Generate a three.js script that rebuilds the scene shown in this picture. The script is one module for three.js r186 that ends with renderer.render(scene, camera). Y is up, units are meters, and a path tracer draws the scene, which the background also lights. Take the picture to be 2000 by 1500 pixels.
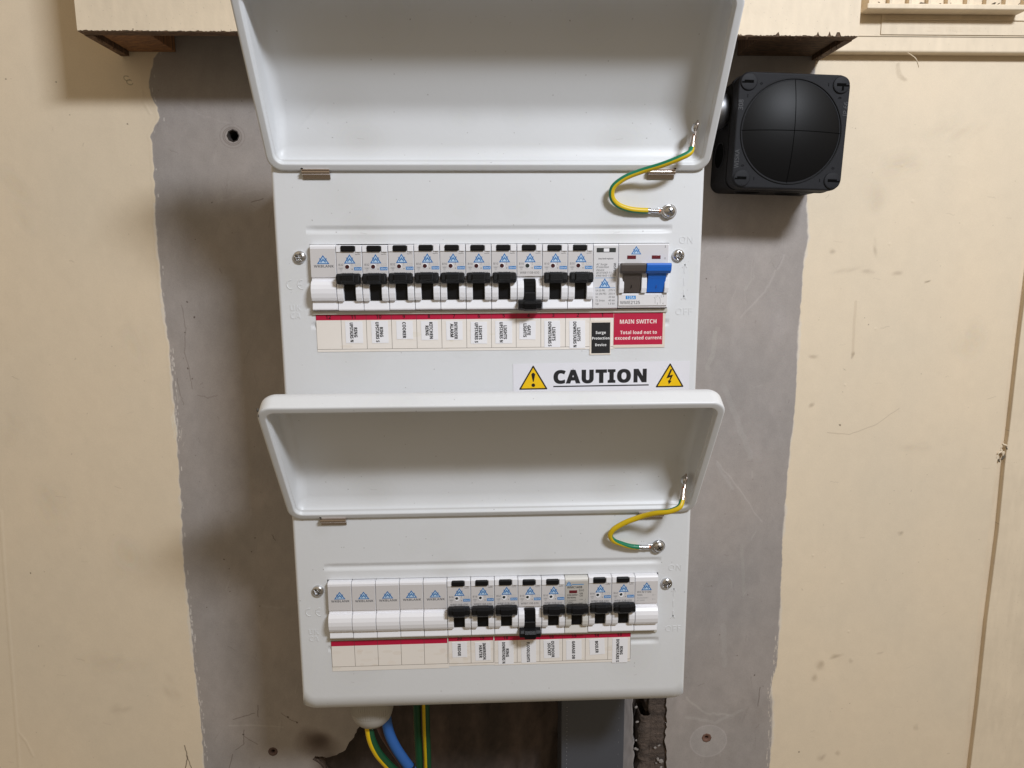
import * as THREE from 'three';
import { FontLoader } from 'three/addons/loaders/FontLoader.js';
import { TextGeometry } from 'three/addons/geometries/TextGeometry.js';
import { RoundedBoxGeometry } from 'three/addons/geometries/RoundedBoxGeometry.js';
import { mergeGeometries } from 'three/addons/utils/BufferGeometryUtils.js';
import { RectAreaLightUniformsLib } from 'three/addons/lights/RectAreaLightUniformsLib.js';

// ---------------------------------------------------------------- camera, light, exposure
const MM = 0.001;                                   // lengths below are in millimetres, the scene is in metres
const scene = new THREE.Scene();
const camera = new THREE.PerspectiveCamera(56.659, 4 / 3, 0.01, 20);
camera.rotation.order = 'YXZ';
camera.position.set(-5.597 * MM, 11.696 * MM, 504.923 * MM);
camera.rotation.set(-0.17237, -0.03912, -0.00474);
const renderer = new THREE.WebGLRenderer({ antialias: true });
renderer.toneMapping = THREE.LinearToneMapping;
renderer.toneMappingExposure = 1.16;
renderer.shadowMap.enabled = true;
{ // the dim warm room round the photographer: pale ceiling and walls, darker floor
  const W = 64, H = 32, d = new Float32Array(W * H * 4);
  for (let y = 0; y < H; y++) for (let x = 0; x < W; x++) { const e = (y + 0.5) / H * 2 - 1, t = Math.min(1, Math.max(0, (e + 0.55) / 1.1)), k = 0.122 + 0.28 * t * t * (3 - 2 * t), o = (y * W + x) * 4; d[o] = k; d[o + 1] = k * 0.81; d[o + 2] = k * 0.575; d[o + 3] = 1; }
  const room = new THREE.DataTexture(d, W, H, THREE.RGBAFormat, THREE.FloatType); room.mapping = THREE.EquirectangularReflectionMapping; room.magFilter = THREE.LinearFilter; room.needsUpdate = true;
  scene.background = room; scene.environment = room;
}
RectAreaLightUniformsLib.init();
const lamp = new THREE.RectAreaLight(new THREE.Color().setRGB(0.92, 0.975, 1.06), 110, 0.28, 0.12);   // the room's ceiling lamp
lamp.name = 'ceiling_lamp';
lamp.position.set(0.53, 0.71, 0.87);
lamp.lookAt(0, -0.1, 0);
scene.add(lamp);

// ---------------------------------------------------------------- helpers
let seed = 7;
const rnd = () => { seed = (seed * 1664525 + 1013904223) >>> 0; return seed / 4294967296; };
const rr = (a, b) => a + (b - a) * rnd();
const hash = (x, y, s) => { let h = (Math.imul(x, 374761393) + Math.imul(y, 668265263) + Math.imul(s, 2147483647 - 58)) | 0; h = Math.imul(h ^ (h >>> 13), 1274126177); return ((h ^ (h >>> 16)) >>> 0) / 4294967296; };
function vnoise(x, y, s) {
  const ix = Math.floor(x), iy = Math.floor(y), fx = x - ix, fy = y - iy, u = fx * fx * (3 - 2 * fx), v = fy * fy * (3 - 2 * fy);
  const a = hash(ix, iy, s), b = hash(ix + 1, iy, s), c = hash(ix, iy + 1, s), d = hash(ix + 1, iy + 1, s);
  return a + (b - a) * u + (c - a) * v + (a - b - c + d) * u * v;
}
const fbm = (x, y, s, n = 4) => { let t = 0, a = 0.5, w = 0; for (let i = 0; i < n; i++) { t += a * vnoise(x, y, s + i); w += a; a *= 0.5; x *= 2.03; y *= 2.03; } return t / w; };
const ss = (a, b, x) => { const t = Math.min(1, Math.max(0, (x - a) / (b - a))); return t * t * (3 - 2 * t); };
const used = {};
function numbered(n) { used[n] = (used[n] ?? -1) + 1; return used[n] ? n + '_' + String(used[n]).padStart(3, '0') : n; }
function tag(o, label, category, group) { Object.assign(o.userData, { label, category }); if (group) o.userData.group = group; return o; }
function thing(name, label, category, pos = [0, 0, 0], group) {
  const o = new THREE.Group(); o.name = numbered(name); o.position.set(pos[0] * MM, pos[1] * MM, pos[2] * MM); scene.add(o);
  return tag(o, label, category, group);
}
const prep = (g) => { if (g.index) g = g.toNonIndexed(); for (const k of Object.keys(g.attributes)) if (!['position', 'normal', 'uv'].includes(k)) g.deleteAttribute(k); if (!g.attributes.uv) g.setAttribute('uv', new THREE.BufferAttribute(new Float32Array(g.attributes.position.count * 2), 2)); g.clearGroups(); return g; };
function obj(name, gs, mat, parent = scene) {          // geometries in mm -> one named mesh
  gs = [].concat(gs).map(prep);
  const g = gs.length > 1 ? mergeGeometries(gs) : gs[0];
  g.scale(MM, MM, MM);
  const m = new THREE.Mesh(g, mat); m.name = parent === scene ? numbered(name) : name; m.castShadow = m.receiveShadow = true; parent.add(m); return m;
}
const tr = (g, x = 0, y = 0, z = 0) => g.translate(x, y, z);
const box = (w, h, d, x = 0, y = 0, z = 0, r = 0) => (r ? new RoundedBoxGeometry(w, h, d, 2, r) : new THREE.BoxGeometry(w, h, d)).translate(x, y, z);
function extrudeX(pts, w, bevel = 0, seg = 2) {      // profile [z, y] extruded along x, centred
  const s = new THREE.Shape(pts.map(([z, y]) => new THREE.Vector2(z, y)));
  const g = new THREE.ExtrudeGeometry(s, { depth: w - 2 * bevel, bevelEnabled: bevel > 0, bevelSize: bevel, bevelOffset: -bevel, bevelThickness: bevel, bevelSegments: seg, curveSegments: 6 });
  return g.rotateY(-Math.PI / 2).translate(w / 2 - bevel, 0, 0);
}
function grid(nu, nv, f) {                            // smooth sheet from f(u, v) -> [x, y, z]
  const p = [], uv = [], ix = [];
  for (let j = 0; j <= nv; j++) for (let i = 0; i <= nu; i++) { p.push(...f(i / nu, j / nv)); uv.push(i / nu, j / nv); }
  for (let j = 0; j < nv; j++) for (let i = 0; i < nu; i++) { const a = j * (nu + 1) + i, b = a + 1, c = a + nu + 1, d = c + 1; ix.push(a, b, d, a, d, c); }
  const g = new THREE.BufferGeometry(); g.setAttribute('position', new THREE.Float32BufferAttribute(p, 3)); g.setAttribute('uv', new THREE.Float32BufferAttribute(uv, 2)); g.setIndex(ix); g.computeVertexNormals(); return g;
}
const C = (r, g, b) => new THREE.Color().setRGB(r, g, b);
const std = (color, roughness = 0.5, metalness = 0, extra = {}) => new THREE.MeshStandardMaterial({ color, roughness, metalness, side: THREE.DoubleSide, ...extra });
function canvasTex(w, h, draw, srgb = true) {
  const c = document.createElement('canvas'); c.width = w; c.height = h; const g = c.getContext('2d'); draw(g, w, h);
  const t = new THREE.CanvasTexture(c); if (srgb) t.colorSpace = THREE.SRGBColorSpace; t.magFilter = THREE.LinearFilter; t.anisotropy = 4; return t;
}
function dataTex(w, h, f, srgb = false) {             // f(x, y) -> [r, g, b] 0..255
  const d = new Uint8Array(w * h * 4);
  for (let y = 0; y < h; y++) for (let x = 0; x < w; x++) { const v = f(x, y), o = (y * w + x) * 4; d[o] = v[0]; d[o + 1] = v[1]; d[o + 2] = v[2]; d[o + 3] = 255; }
  const t = new THREE.DataTexture(d, w, h); t.magFilter = THREE.LinearFilter; t.minFilter = THREE.LinearFilter; t.wrapS = t.wrapT = THREE.MirroredRepeatWrapping; if (srgb) t.colorSpace = THREE.SRGBColorSpace; t.needsUpdate = true; return t;
}
const uvXY = (g, k = 0.01, ox = 0, oy = 0) => { const p = g.attributes.position, u = new Float32Array(p.count * 2); for (let i = 0; i < p.count; i++) { u[2 * i] = (p.getX(i) - ox) * k; u[2 * i + 1] = (p.getY(i) - oy) * k; } g.setAttribute('uv', new THREE.BufferAttribute(u, 2)); return g; };
const font = await new FontLoader().loadAsync('fonts/droid/droid_sans_bold.typeface.json');
const fontR = await new FontLoader().loadAsync('fonts/droid/droid_sans_regular.typeface.json');
function text(str, size, depth, f = font) { const g = new TextGeometry(str, { font: f, size, depth, curveSegments: 4, bevelEnabled: false }); g.computeBoundingBox(); const b = g.boundingBox; return g.translate(-(b.min.x + b.max.x) / 2, -(b.min.y + b.max.y) / 2, 0); }
const SANS = 'Arial, Helvetica, sans-serif';

// ---------------------------------------------------------------- shared materials
const orange = dataTex(256, 256, (x, y) => { const v = 255 * (0.5 * fbm(x / 5, y / 5, 3, 2) + 0.5 * fbm(x / 17, y / 17, 9, 2)); return [v, v, v]; });
const speckle = canvasTex(1024, 1024, (g, w, h) => {
  g.fillStyle = '#fbfbfb'; g.fillRect(0, 0, w, h);
  for (let k = 0; k < 60; k++) { const x = rr(0, w), y = rr(0, h), r = rr(20, 90), q = g.createRadialGradient(x, y, 0, x, y, r); q.addColorStop(0, `rgba(176,168,152,${rr(.02, .075)})`); q.addColorStop(1, 'rgba(176,168,152,0)'); g.fillStyle = q; g.fillRect(x - r, y - r, 2 * r, 2 * r); }
  for (let k = 0; k < 150; k++) { g.fillStyle = `rgba(70,62,54,${rr(.12, .6)})`; g.beginPath(); g.ellipse(rr(0, w), rr(0, h), rr(.5, 1.5), rr(.4, .9), rr(0, 3), 0, 7); g.fill(); }
  for (let k = 0; k < 24; k++) { const x = rr(0, w), y = rr(0, h); g.strokeStyle = `rgba(120,112,102,${rr(.1, .3)})`; g.lineWidth = rr(.5, 1.1); g.beginPath(); g.moveTo(x, y); g.lineTo(x + rr(-16, 16), y + rr(-5, 5)); g.stroke(); }
});
speckle.wrapS = speckle.wrapT = THREE.MirroredRepeatWrapping; speckle.repeat.set(.34, .34);
const white = std(C(0.73, 0.745, 0.763), 0.42, 0, { bumpMap: orange, bumpScale: 0.00005, map: speckle });
const whiteInside = white;
const plasticWhite = std(C(0.85, 0.85, 0.885), 0.36);
const plasticOld = std(C(0.70, 0.685, 0.65), 0.42);
const black = new THREE.MeshPhysicalMaterial({ color: C(0.006, 0.006, 0.007), roughness: 0.38, specularIntensity: .55, side: THREE.DoubleSide, bumpMap: orange, bumpScale: 0.00004 });
const dull = (c, r, si, e = {}) => new THREE.MeshPhysicalMaterial({ color: c, roughness: r, specularIntensity: si * .8, side: THREE.DoubleSide, ...e });
const blackMatte = dull(C(0.019, 0.0195, 0.0225), 0.55, .36, { bumpMap: orange, bumpScale: 0.00008 });
const blackBody = dull(C(0.007, 0.007, 0.008), 0.6, .5, { bumpMap: orange, bumpScale: 0.0001 });
const blackHole = new THREE.MeshPhysicalMaterial({ color: C(0.003, 0.003, 0.003), roughness: 0.9, specularIntensity: .1, side: THREE.DoubleSide });
const brownPlastic = std(C(0.075, 0.06, 0.052), 0.45);
const bluePlastic = std(C(0.012, 0.13, 0.56), 0.4);
const redLens = new THREE.MeshPhysicalMaterial({ color: C(0.13, 0.012, 0.02), roughness: 0.2, clearcoat: 0.6 });
const ledDark = std(C(0.05, 0.008, 0.010), 0.35);
const ledGreen = std(C(0.02, 0.028, 0.026), 0.4);
const smoked = std(C(0.045, 0.05, 0.05), 0.25);
const steel = std(C(0.62, 0.62, 0.63), 0.24, 1);
const steelDull = std(C(0.5, 0.5, 0.52), 0.38, 1);
const nickel = std(C(0.60, 0.52, 0.47), 0.26, 1);
const copper = std(C(0.62, 0.27, 0.16), 0.35, 1);
const rail = std(C(0.52, 0.50, 0.44), 0.6);

// ---------------------------------------------------------------- wall: grey plaster between two cream-painted sides
const WX0 = -480, WX1 = 480, WY0 = -500, WY1 = 240, TW = 2048, TH = 1578, PX = TW / (WX1 - WX0);
const cx = (x) => (x - WX0) * PX, cy = (y) => (WY1 - y) * PX;
const WZ = -113;
const leftEdge = [[-262, 240], [-262, 178], [-268, 172], [-271, 160], [-273, 150], [-272, 143], [-268, 135], [-267.5, 127], [-271, 120], [-275, 112], [-275, 86], [-277.5, 37], [-277, -26], [-275.5, -60], [-275, -115], [-276.5, -189], [-279, -247], [-278, -332], [-276.5, -410], [-277, -500]];
const rightEdge = [[272, 240], [272, 57], [275.5, 31], [273, 5], [272.5, -53], [273.5, -122], [270.8, -170], [270, -249], [272, -321], [272, -372], [267.5, -398], [270, -412], [272, -440], [271, -500]];
function roughen(pts, amp, f, sd) {
  const out = [];
  for (let i = 0; i < pts.length - 1; i++) { const [x0, y0] = pts[i], [x1, y1] = pts[i + 1], n = Math.max(1, Math.round(Math.hypot(x1 - x0, y1 - y0) / 1.2)); for (let k = 0; k < n; k++) { const t = k / n, y = y0 + (y1 - y0) * t; out.push([x0 + (x1 - x0) * t + (fbm(y * f, 3.3, sd, 3) - 0.5) * amp, y]); } }
  out.push(pts[pts.length - 1]); return out;
}
const lE = roughen(leftEdge, 2.6, 0.16, 31), rE = roughen(rightEdge, 1.8, 0.2, 47);
function path(g, pts) { g.beginPath(); pts.forEach(([x, y], i) => (i ? g.lineTo(cx(x), cy(y)) : g.moveTo(cx(x), cy(y)))); }
const CREAM = [227, 211, 186], GREY = [160, 153, 149];
function wallBase(g, w, h, cream, grey, edge) {
  g.fillStyle = cream; g.fillRect(0, 0, w, h);
  path(g, [...lE, ...rE.slice().reverse()]); g.closePath(); g.fillStyle = grey; g.fill();
  if (edge) edge(g);
}
function blot(g, x, y, rx, ry, rot, col, a, n = 5) {   // a soft irregular smudge of dirt
  for (let i = 0; i < n; i++) {
    const px = cx(x + rr(-rx, rx) * 0.6), py = cy(y + rr(-ry, ry) * 0.6), r = Math.max(rx, ry) * PX * rr(0.4, 0.9);
    g.save(); g.translate(px, py); g.rotate(-rot); g.scale(rx / Math.max(rx, ry), ry / Math.max(rx, ry));
    const gr = g.createRadialGradient(0, 0, 0, 0, 0, r); gr.addColorStop(0, `rgba(${col},${a})`); gr.addColorStop(1, `rgba(${col},0)`); g.fillStyle = gr; g.beginPath(); g.arc(0, 0, r, 0, 7); g.fill(); g.restore();
  }
}
function scratch(g, pts, w, style, jitter = 0.6) {
  g.strokeStyle = style; g.lineWidth = w * PX; g.lineCap = 'round'; g.lineJoin = 'round'; g.beginPath();
  for (let i = 0; i < pts.length - 1; i++) { const n = 6; for (let k = 0; k <= n; k++) { const t = k / n, x = pts[i][0] + (pts[i + 1][0] - pts[i][0]) * t + rr(-jitter, jitter), y = pts[i][1] + (pts[i + 1][1] - pts[i][1]) * t + rr(-jitter, jitter); i + k ? g.lineTo(cx(x), cy(y)) : g.moveTo(cx(x), cy(y)); } }
  g.stroke();
}
const wallMap = canvasTex(TW, TH, (g, w, h) => {
  wallBase(g, w, h, `rgb(${CREAM})`, `rgb(${GREY})`);
  // paler undercoat showing along the cut edge of the paint
  for (const [e, d, from] of [[lE, 1, 60], [rE, -1, 60]]) for (let i = 0; i < e.length - 1; i++) {
    const [x, y] = e[i], t = fbm(y * 0.06, 1.7, d + 60, 3);
    if (y < from && t > 0.33) { g.fillStyle = `rgba(222,214,203,${0.15 + 0.55 * t})`; const wd = (0.4 + 2.8 * ss(0.35, 0.8, t)) * PX; g.fillRect(cx(x) - wd * (d > 0 ? 0.8 : 0.3), cy(y), wd, 1.35 * PX); }
    if (d > 0 && rnd() < (y < -300 ? 0.34 : y < -60 && y > -140 ? 0.3 : 0.08)) { g.fillStyle = 'rgba(226,220,214,0.75)'; g.fillRect(cx(x + rr(0.4, 3.2)), cy(y), rr(0.3, 0.9) * PX, rr(1, 5) * PX); }
    if (d < 0 && y < -340 && rnd() < 0.5) { g.fillStyle = 'rgba(226,216,200,0.7)'; g.fillRect(cx(x - rr(0.3, 4)), cy(y), rr(0.3, 0.8) * PX, rr(1, 6) * PX); }
  }
  for (let k = 0; k < 26; k++) { const x = rr(-279, -271), y = rr(-150, -108); scratch(g, [[x, y], [x + rr(-1, 3), y + rr(3, 11)]], rr(0.2, 0.6), 'rgba(232,226,214,0.55)', 0.2); }
  // marks on the paint
  const D = '105,88,66';
  for (const [x, y, rx, ry, a] of [[299, 18, 4, 3, .12], [335, 22, 3, 9, .10], [312, 1, 14, 3, .07], [333, -1, 8, 4, .09], [357, 0, 5, 3, .12], [384, -9, 4, 1.5, .35], [288, -75, 6, 3, .12], [288, -118, 5, 3, .12], [323, -74, 2, 4, .3], [314, -376, 7, 9, .13], [331, -365, 8, 3, .16], [309, -388, 4, 6, .12], [345, -370, 3, 3, .1], [382, -241, 4, 3, .14], [373, -363, 4, 2, .1], [416, -444, 3, 5, .12], [323, -474, 6, 4, .14], [338, -470, 4, 4, .12], [389, -157, 16, 6, .05], [430, -60, 18, 20, .04], [345, 90, 40, 14, .045], [400, 120, 30, 8, .05], [330, 60, 14, 16, .05], [-412, -130, 12, 20, .05], [-330, -250, 20, 30, .035], [-350, -350, 30, 12, .05], [-390, -200, 16, 30, .04], [-300, -380, 8, 16, .06], [-350, -400, 14, 6, .08], [-390, 60, 12, 30, .04], [-300, -60, 12, 30, .03]]) blot(g, x, y, rx, ry, rr(0, 0.6), D, a * .75);
  scratch(g, [[322, -26], [322, -49], [323, -72]], 2.4, 'rgba(120,100,75,0.10)', 0.2);
  for (const [x, y, s] of [[316, -137, 1.3], [335, -46, .7], [331, -40, .5], [300, -467, 1.2], [347, -416, .5], [-385, 156, .8], [-346, 154, .9], [-293, 122, .9], [-338, 129, .6], [-415, -263, 1], [-416, -334, .6], [-234, -209, .4], [372, -200, .4], [400, -40, .4], [310, 120, .5]]) { g.fillStyle = 'rgba(58,44,30,0.85)'; g.save(); g.translate(cx(x), cy(y)); g.rotate(rr(-1, 1)); g.beginPath(); g.moveTo(-s * PX * .6, -s * PX * .5); g.lineTo(s * PX * .7, -s * PX * .2); g.lineTo(s * PX * .2, s * PX); g.fill(); g.restore(); }
  for (const [x, y] of [[-290, 157], [-288, 154]]) { g.strokeStyle = 'rgba(70,58,40,0.7)'; g.lineWidth = .5 * PX; g.beginPath(); g.ellipse(cx(x), cy(y), 2.4 * PX, 1.7 * PX, .4, 0, 5); g.stroke(); g.fillStyle = 'rgba(235,222,196,.5)'; g.fill(); }
  for (let k = 0; k < 46; k++) { const l = rnd() < 0.5, x = l ? rr(-470, -285) : rr(285, 465), y = rr(-480, 150); scratch(g, [[x, y], [x + rr(-9, 9), y + rr(-3, 3)]], rr(0.15, 0.35), `rgba(92,76,56,${rr(0.12, 0.35)})`, 0.5); }
  for (let k = 0; k < 150; k++) { const l = rnd() < 0.5, x = l ? rr(-470, -285) : rr(285, 465), y = rr(-480, 170); g.fillStyle = `rgba(80,64,46,${rr(0.15, 0.55)})`; g.beginPath(); g.arc(cx(x), cy(y), rr(0.12, 0.36) * PX, 0, 7); g.fill(); }
  scratch(g, [[305, -144], [325, -146], [348, -138], [370, -122]], 0.35, 'rgba(110,92,70,0.4)', 0.3);
  scratch(g, [[-293, -439], [-292, -453], [-296, -470]], 0.6, 'rgba(52,40,30,0.8)', 0.5); scratch(g, [[-292, -450], [-288, -470]], 0.6, 'rgba(52,40,30,0.7)', 0.5);
  // marks on the plaster
  for (const [x, y, s] of [[-257, -22, 1], [-252, -35, 1.2], [-261, -48, .9], [-264, -70, .6], [-261, -79, 1], [-258, -88, .8], [-243, -254, .9], [-239, -263, .8], [-214, -234, .9], [-218, -247, .9], [-238, -430, 1.5], [-195, -413, 1.4], [-187, -419, 1.2], [227, 34, .7], [188, -5, 1], [233, -362, .7], [251, -383, 1], [260, -395, .7], [-240, -285, .7], [-214, -300, .9], [-262, -300, .9], [240, -300, .8], [205, -290, .6], [215, -340, .7], [-230, 60, .7], [-246, 30, .6], [-200, 140, .6]]) { g.fillStyle = 'rgba(48,36,30,0.8)'; g.beginPath(); g.ellipse(cx(x), cy(y), s * PX * rr(.35, .9), s * PX * .45, rr(0, 3), 0, 7); g.fill(); }
  const K = 'rgba(56,44,38,0.5)';
  for (const c of [[[-262, -24], [-260, -44], [-263, -66], [-260, -79], [-259, -97]], [[-271, -88], [-269, -102], [-267, -111]], [[-255, -102], [-246, -105], [-238, -103]], [[-228, 6], [-226, 2]]]) scratch(g, c, 0.28, K, 0.45);
  for (const c of [[[-246, -414], [-236, -411], [-226, -408]], [[-222, -400], [-223, -412]], [[-237, -425], [-238, -440], [-246, -446]], [[-237, -432], [-225, -441]], [[-249, -450], [-254, -466]], [[-201, -409], [-193, -416], [-186, -419]], [[-198, 60], [-188, 63]], [[-196, -237], [-199, -231]], [[257, -396], [256, -416]], [[-225, -465], [-228, -474]]]) scratch(g, c, 0.42, 'rgba(46,35,30,0.6)', 0.3);
  for (let k = 0; k < 60; k++) { const x = rnd() < 0.55 ? rr(-270, -155) : rr(155, 268), y = rr(-480, 140), a = rr(0, 6.3), l = rr(2, 8); scratch(g, [[x, y], [x + Math.cos(a) * l, y + Math.sin(a) * l]], rr(0.12, 0.3), rnd() < 0.6 ? `rgba(62,50,44,${rr(.2, .5)})` : `rgba(225,220,216,${rr(.15, .4)})`, 0.5); }
  for (let k = 0; k < 520; k++) { const x = rr(-272, 268), y = rr(-490, 170); g.fillStyle = `rgba(60,48,42,${rr(0.1, 0.5)})`; g.beginPath(); g.arc(cx(x), cy(y), rr(0.1, 0.42) * PX, 0, 7); g.fill(); }
  for (const [pts, wd, a] of [[[[205, -169], [225, -194], [250, -229]], 1.1, .35], [[[205, -171], [221, -196]], 2.6, .2], [[[255, 14], [243, -12], [221, -39]], 1.6, .28], [[[199, -48], [197, -70], [192, -84]], 4, .22], [[[208, -100], [225, -140], [236, -165]], 5, .16], [[[240, -420], [215, -432], [185, -425]], 3, .25], [[[185, -405], [205, -422], [228, -424]], 2, .3], [[[232, -250], [236, -300]], 3, .14], [[[218, -330], [222, -372]], 5, .16], [[[-225, 60], [-205, 68], [-190, 70]], 2, .12], [[[-252, 140], [-232, 128], [-205, 122]], 1.2, .15], [[[-212, -300], [-190, -302]], 1.8, .2], [[[-250, -420], [-200, -423]], 1.4, .3]]) scratch(g, pts, wd, `rgba(214,210,207,${a * .55})`, 1);
  for (let k = 0; k < 34; k++) { const x = rnd() < 0.5 ? rr(-268, -160) : rr(160, 265); blot(g, x, rr(-480, 140), rr(6, 22), rr(10, 40), rr(-.5, .5), rnd() < 0.5 ? '118,108,104' : '198,190,187', rr(.05, .13), 3); }
  for (let k = 0; k < 70; k++) { const x = rnd() < .5 ? rr(-268, -160) : rr(158, 264), y = rr(-480, 140), a = rr(-.5, .5) + 1.4; for (let q = 0; q < 4; q++) { const o = rr(-1.4, 1.4), l = rr(3, 15); scratch(g, [[x + o, y + rr(-2, 2)], [x + o + Math.cos(a) * l, y + Math.sin(a) * l]], rr(.2, .9), rnd() < .7 ? `rgba(214,211,208,${rr(.03, .13)})` : `rgba(96,88,82,${rr(.05, .16)})`, .35); } }
  // filler ring round the lower right plug and the worn rings round the upper left one
  g.fillStyle = 'rgba(182,178,175,0.3)'; g.beginPath(); g.ellipse(cx(209), cy(-452), 18 * PX, 17 * PX, 0, 0, 7); g.fill();
  g.strokeStyle = 'rgba(200,196,194,0.3)'; g.lineWidth = 1.1 * PX; g.stroke();
  for (const [r, a] of [[7.5, .5], [6.3, .5], [10, .2]]) { g.strokeStyle = `rgba(84,72,66,${a})`; g.lineWidth = .5 * PX; g.beginPath(); g.ellipse(cx(-209.6), cy(112.6), r * PX, r * PX * .94, 0, 0, 7); g.stroke(); }
  
  blot(g, -168, -440, 22, 18, 0, '66,52,44', .28, 10); blot(g, -150, -470, 24, 20, 0, '72,58,52', .3, 8);
  const im = g.getImageData(0, 0, w, h), d = im.data;
  for (let y = 0; y < h; y++) for (let x = 0; x < w; x++) {
    const o = (y * w + x) * 4, grey = d[o] - d[o + 2] < 26, n1 = fbm(x / 150, y / 190, 5, 3) - 0.5, n2 = fbm(x / 16, y / 22, 11, 2) - 0.5, n3 = hash(x, y, 3) - 0.5;
    const k = 1 + (grey ? 0.10 * n1 + 0.06 * n2 + 0.025 * (fbm((x + y * .3) / 9, (y - x * .3) / 46, 29, 3) - .5) + 0.06 * n3 : 0.03 * n1 + 0.02 * n2 + 0.025 * n3), wm = grey ? n1 * 4 : n1 * 3;
    d[o] = Math.min(255, d[o] * k + wm); d[o + 1] = Math.min(255, d[o + 1] * k); d[o + 2] = Math.min(255, d[o + 2] * k - wm);
  }
  g.putImageData(im, 0, 0);
});
const wallBump = canvasTex(1024, 789, (g, w, h) => {
  g.save(); g.scale(0.5, 0.5);
  wallBase(g, TW, TH, 'rgb(150,150,150)', 'rgb(118,118,118)');
  // ridges in the old paint at the far left and runs along the edges
  const ridge = (pts, wd, v) => { g.strokeStyle = `rgba(${v},${v},${v},0.8)`; g.lineWidth = wd * PX; g.lineCap = 'round'; path(g, pts); g.stroke(); };
  ridge([[-434, -205], [-437, -253], [-441, -328], [-445, -405], [-450, -490]], 2.5, 215); ridge([[-446, -418], [-439, -430], [-434, -446]], 2, 200); ridge([[-418, 170], [-424, 20], [-430, -205]], 2, 165);
  ridge(lE.slice(40, 300).map(([x, y]) => [x - 1.4, y]), 2, 178); ridge(rE.map(([x, y]) => [x + 1.4, y]), 2, 172);
  ridge([[-279, 160], [-279, 140], [-274, 130]], 1.6, 200); ridge([[-277, 147], [-273, 140]], 1, 90);
  for (const [x, y] of [[394, 98], [353, 90], [348, 24], [300, -262], [330, -290], [340, -340], [365, 60], [318, -100], [342, -50]]) { g.fillStyle = 'rgb(225,225,225)'; g.beginPath(); g.arc(cx(x), cy(y), .9 * PX, 0, 7); g.fill(); }
  for (const y0 of [112, 96, 82, 70]) ridge([[315, y0], [350, y0 + 9], [405, y0 + 8], [440, y0 - 4]], 1.2, 158);
  for (const x of [462, 464]) ridge([[x + 3.5, -300], [x + 3, -380]], .8, 200);
  g.restore();
  const im = g.getImageData(0, 0, w, h), d = im.data;
  for (let y = 0; y < h; y++) for (let x = 0; x < w; x++) { const o = (y * w + x) * 4, grey = d[o] < 130, v = d[o] + (fbm(x / 60, y / 80, 7, 3) - .5) * (grey ? 90 : 60) + (fbm(x / 4, y / 5, 17, 2) - 0.5) * (grey ? 26 : 16); d[o] = d[o + 1] = d[o + 2] = v; }
  g.putImageData(im, 0, 0);
}, false);
const wallMat = std(0xffffff, 0.62, 0, { map: wallMap, bumpMap: wallBump, bumpScale: 0.0011 });
const uvWall = (g) => { const p = g.attributes.position, u = new Float32Array(p.count * 2); for (let i = 0; i < p.count; i++) { u[2 * i] = (p.getX(i) - WX0) / (WX1 - WX0); u[2 * i + 1] = (p.getY(i) - WY0) / (WY1 - WY0); } g.setAttribute('uv', new THREE.BufferAttribute(u, 2)); return g; };

// ragged outline of the chased-out recess under the unit
const cavity = [[-128, -300], [-128, -408], [-127, -420], [-133, -434], [-143, -450], [-152, -455], [-162, -457], [-172, -455.5], [-174, -459], [-168, -464], [-163, -475], [-150, -500], [-140, -620], [170, -620], [169, -480], [168, -462], [166, -448], [167.5, -430], [166, -415], [167, -404], [167, -300]];
const ragged = [];
cavity.forEach(([x0, y0], i) => { const [x1, y1] = cavity[(i + 1) % cavity.length], n = Math.max(1, Math.round(Math.hypot(x1 - x0, y1 - y0) / 3)); for (let k = 0; k < n; k++) { const t = k / n; ragged.push([x0 + (x1 - x0) * t + rr(-0.9, 0.9), y0 + (y1 - y0) * t + rr(-0.6, 0.6)]); } });
const wall = new THREE.Group(); wall.name = 'wall'; wall.userData.kind = 'structure'; wall.userData.label = 'grey plaster wall with a cream painted border on both sides'; scene.add(wall);
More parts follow.
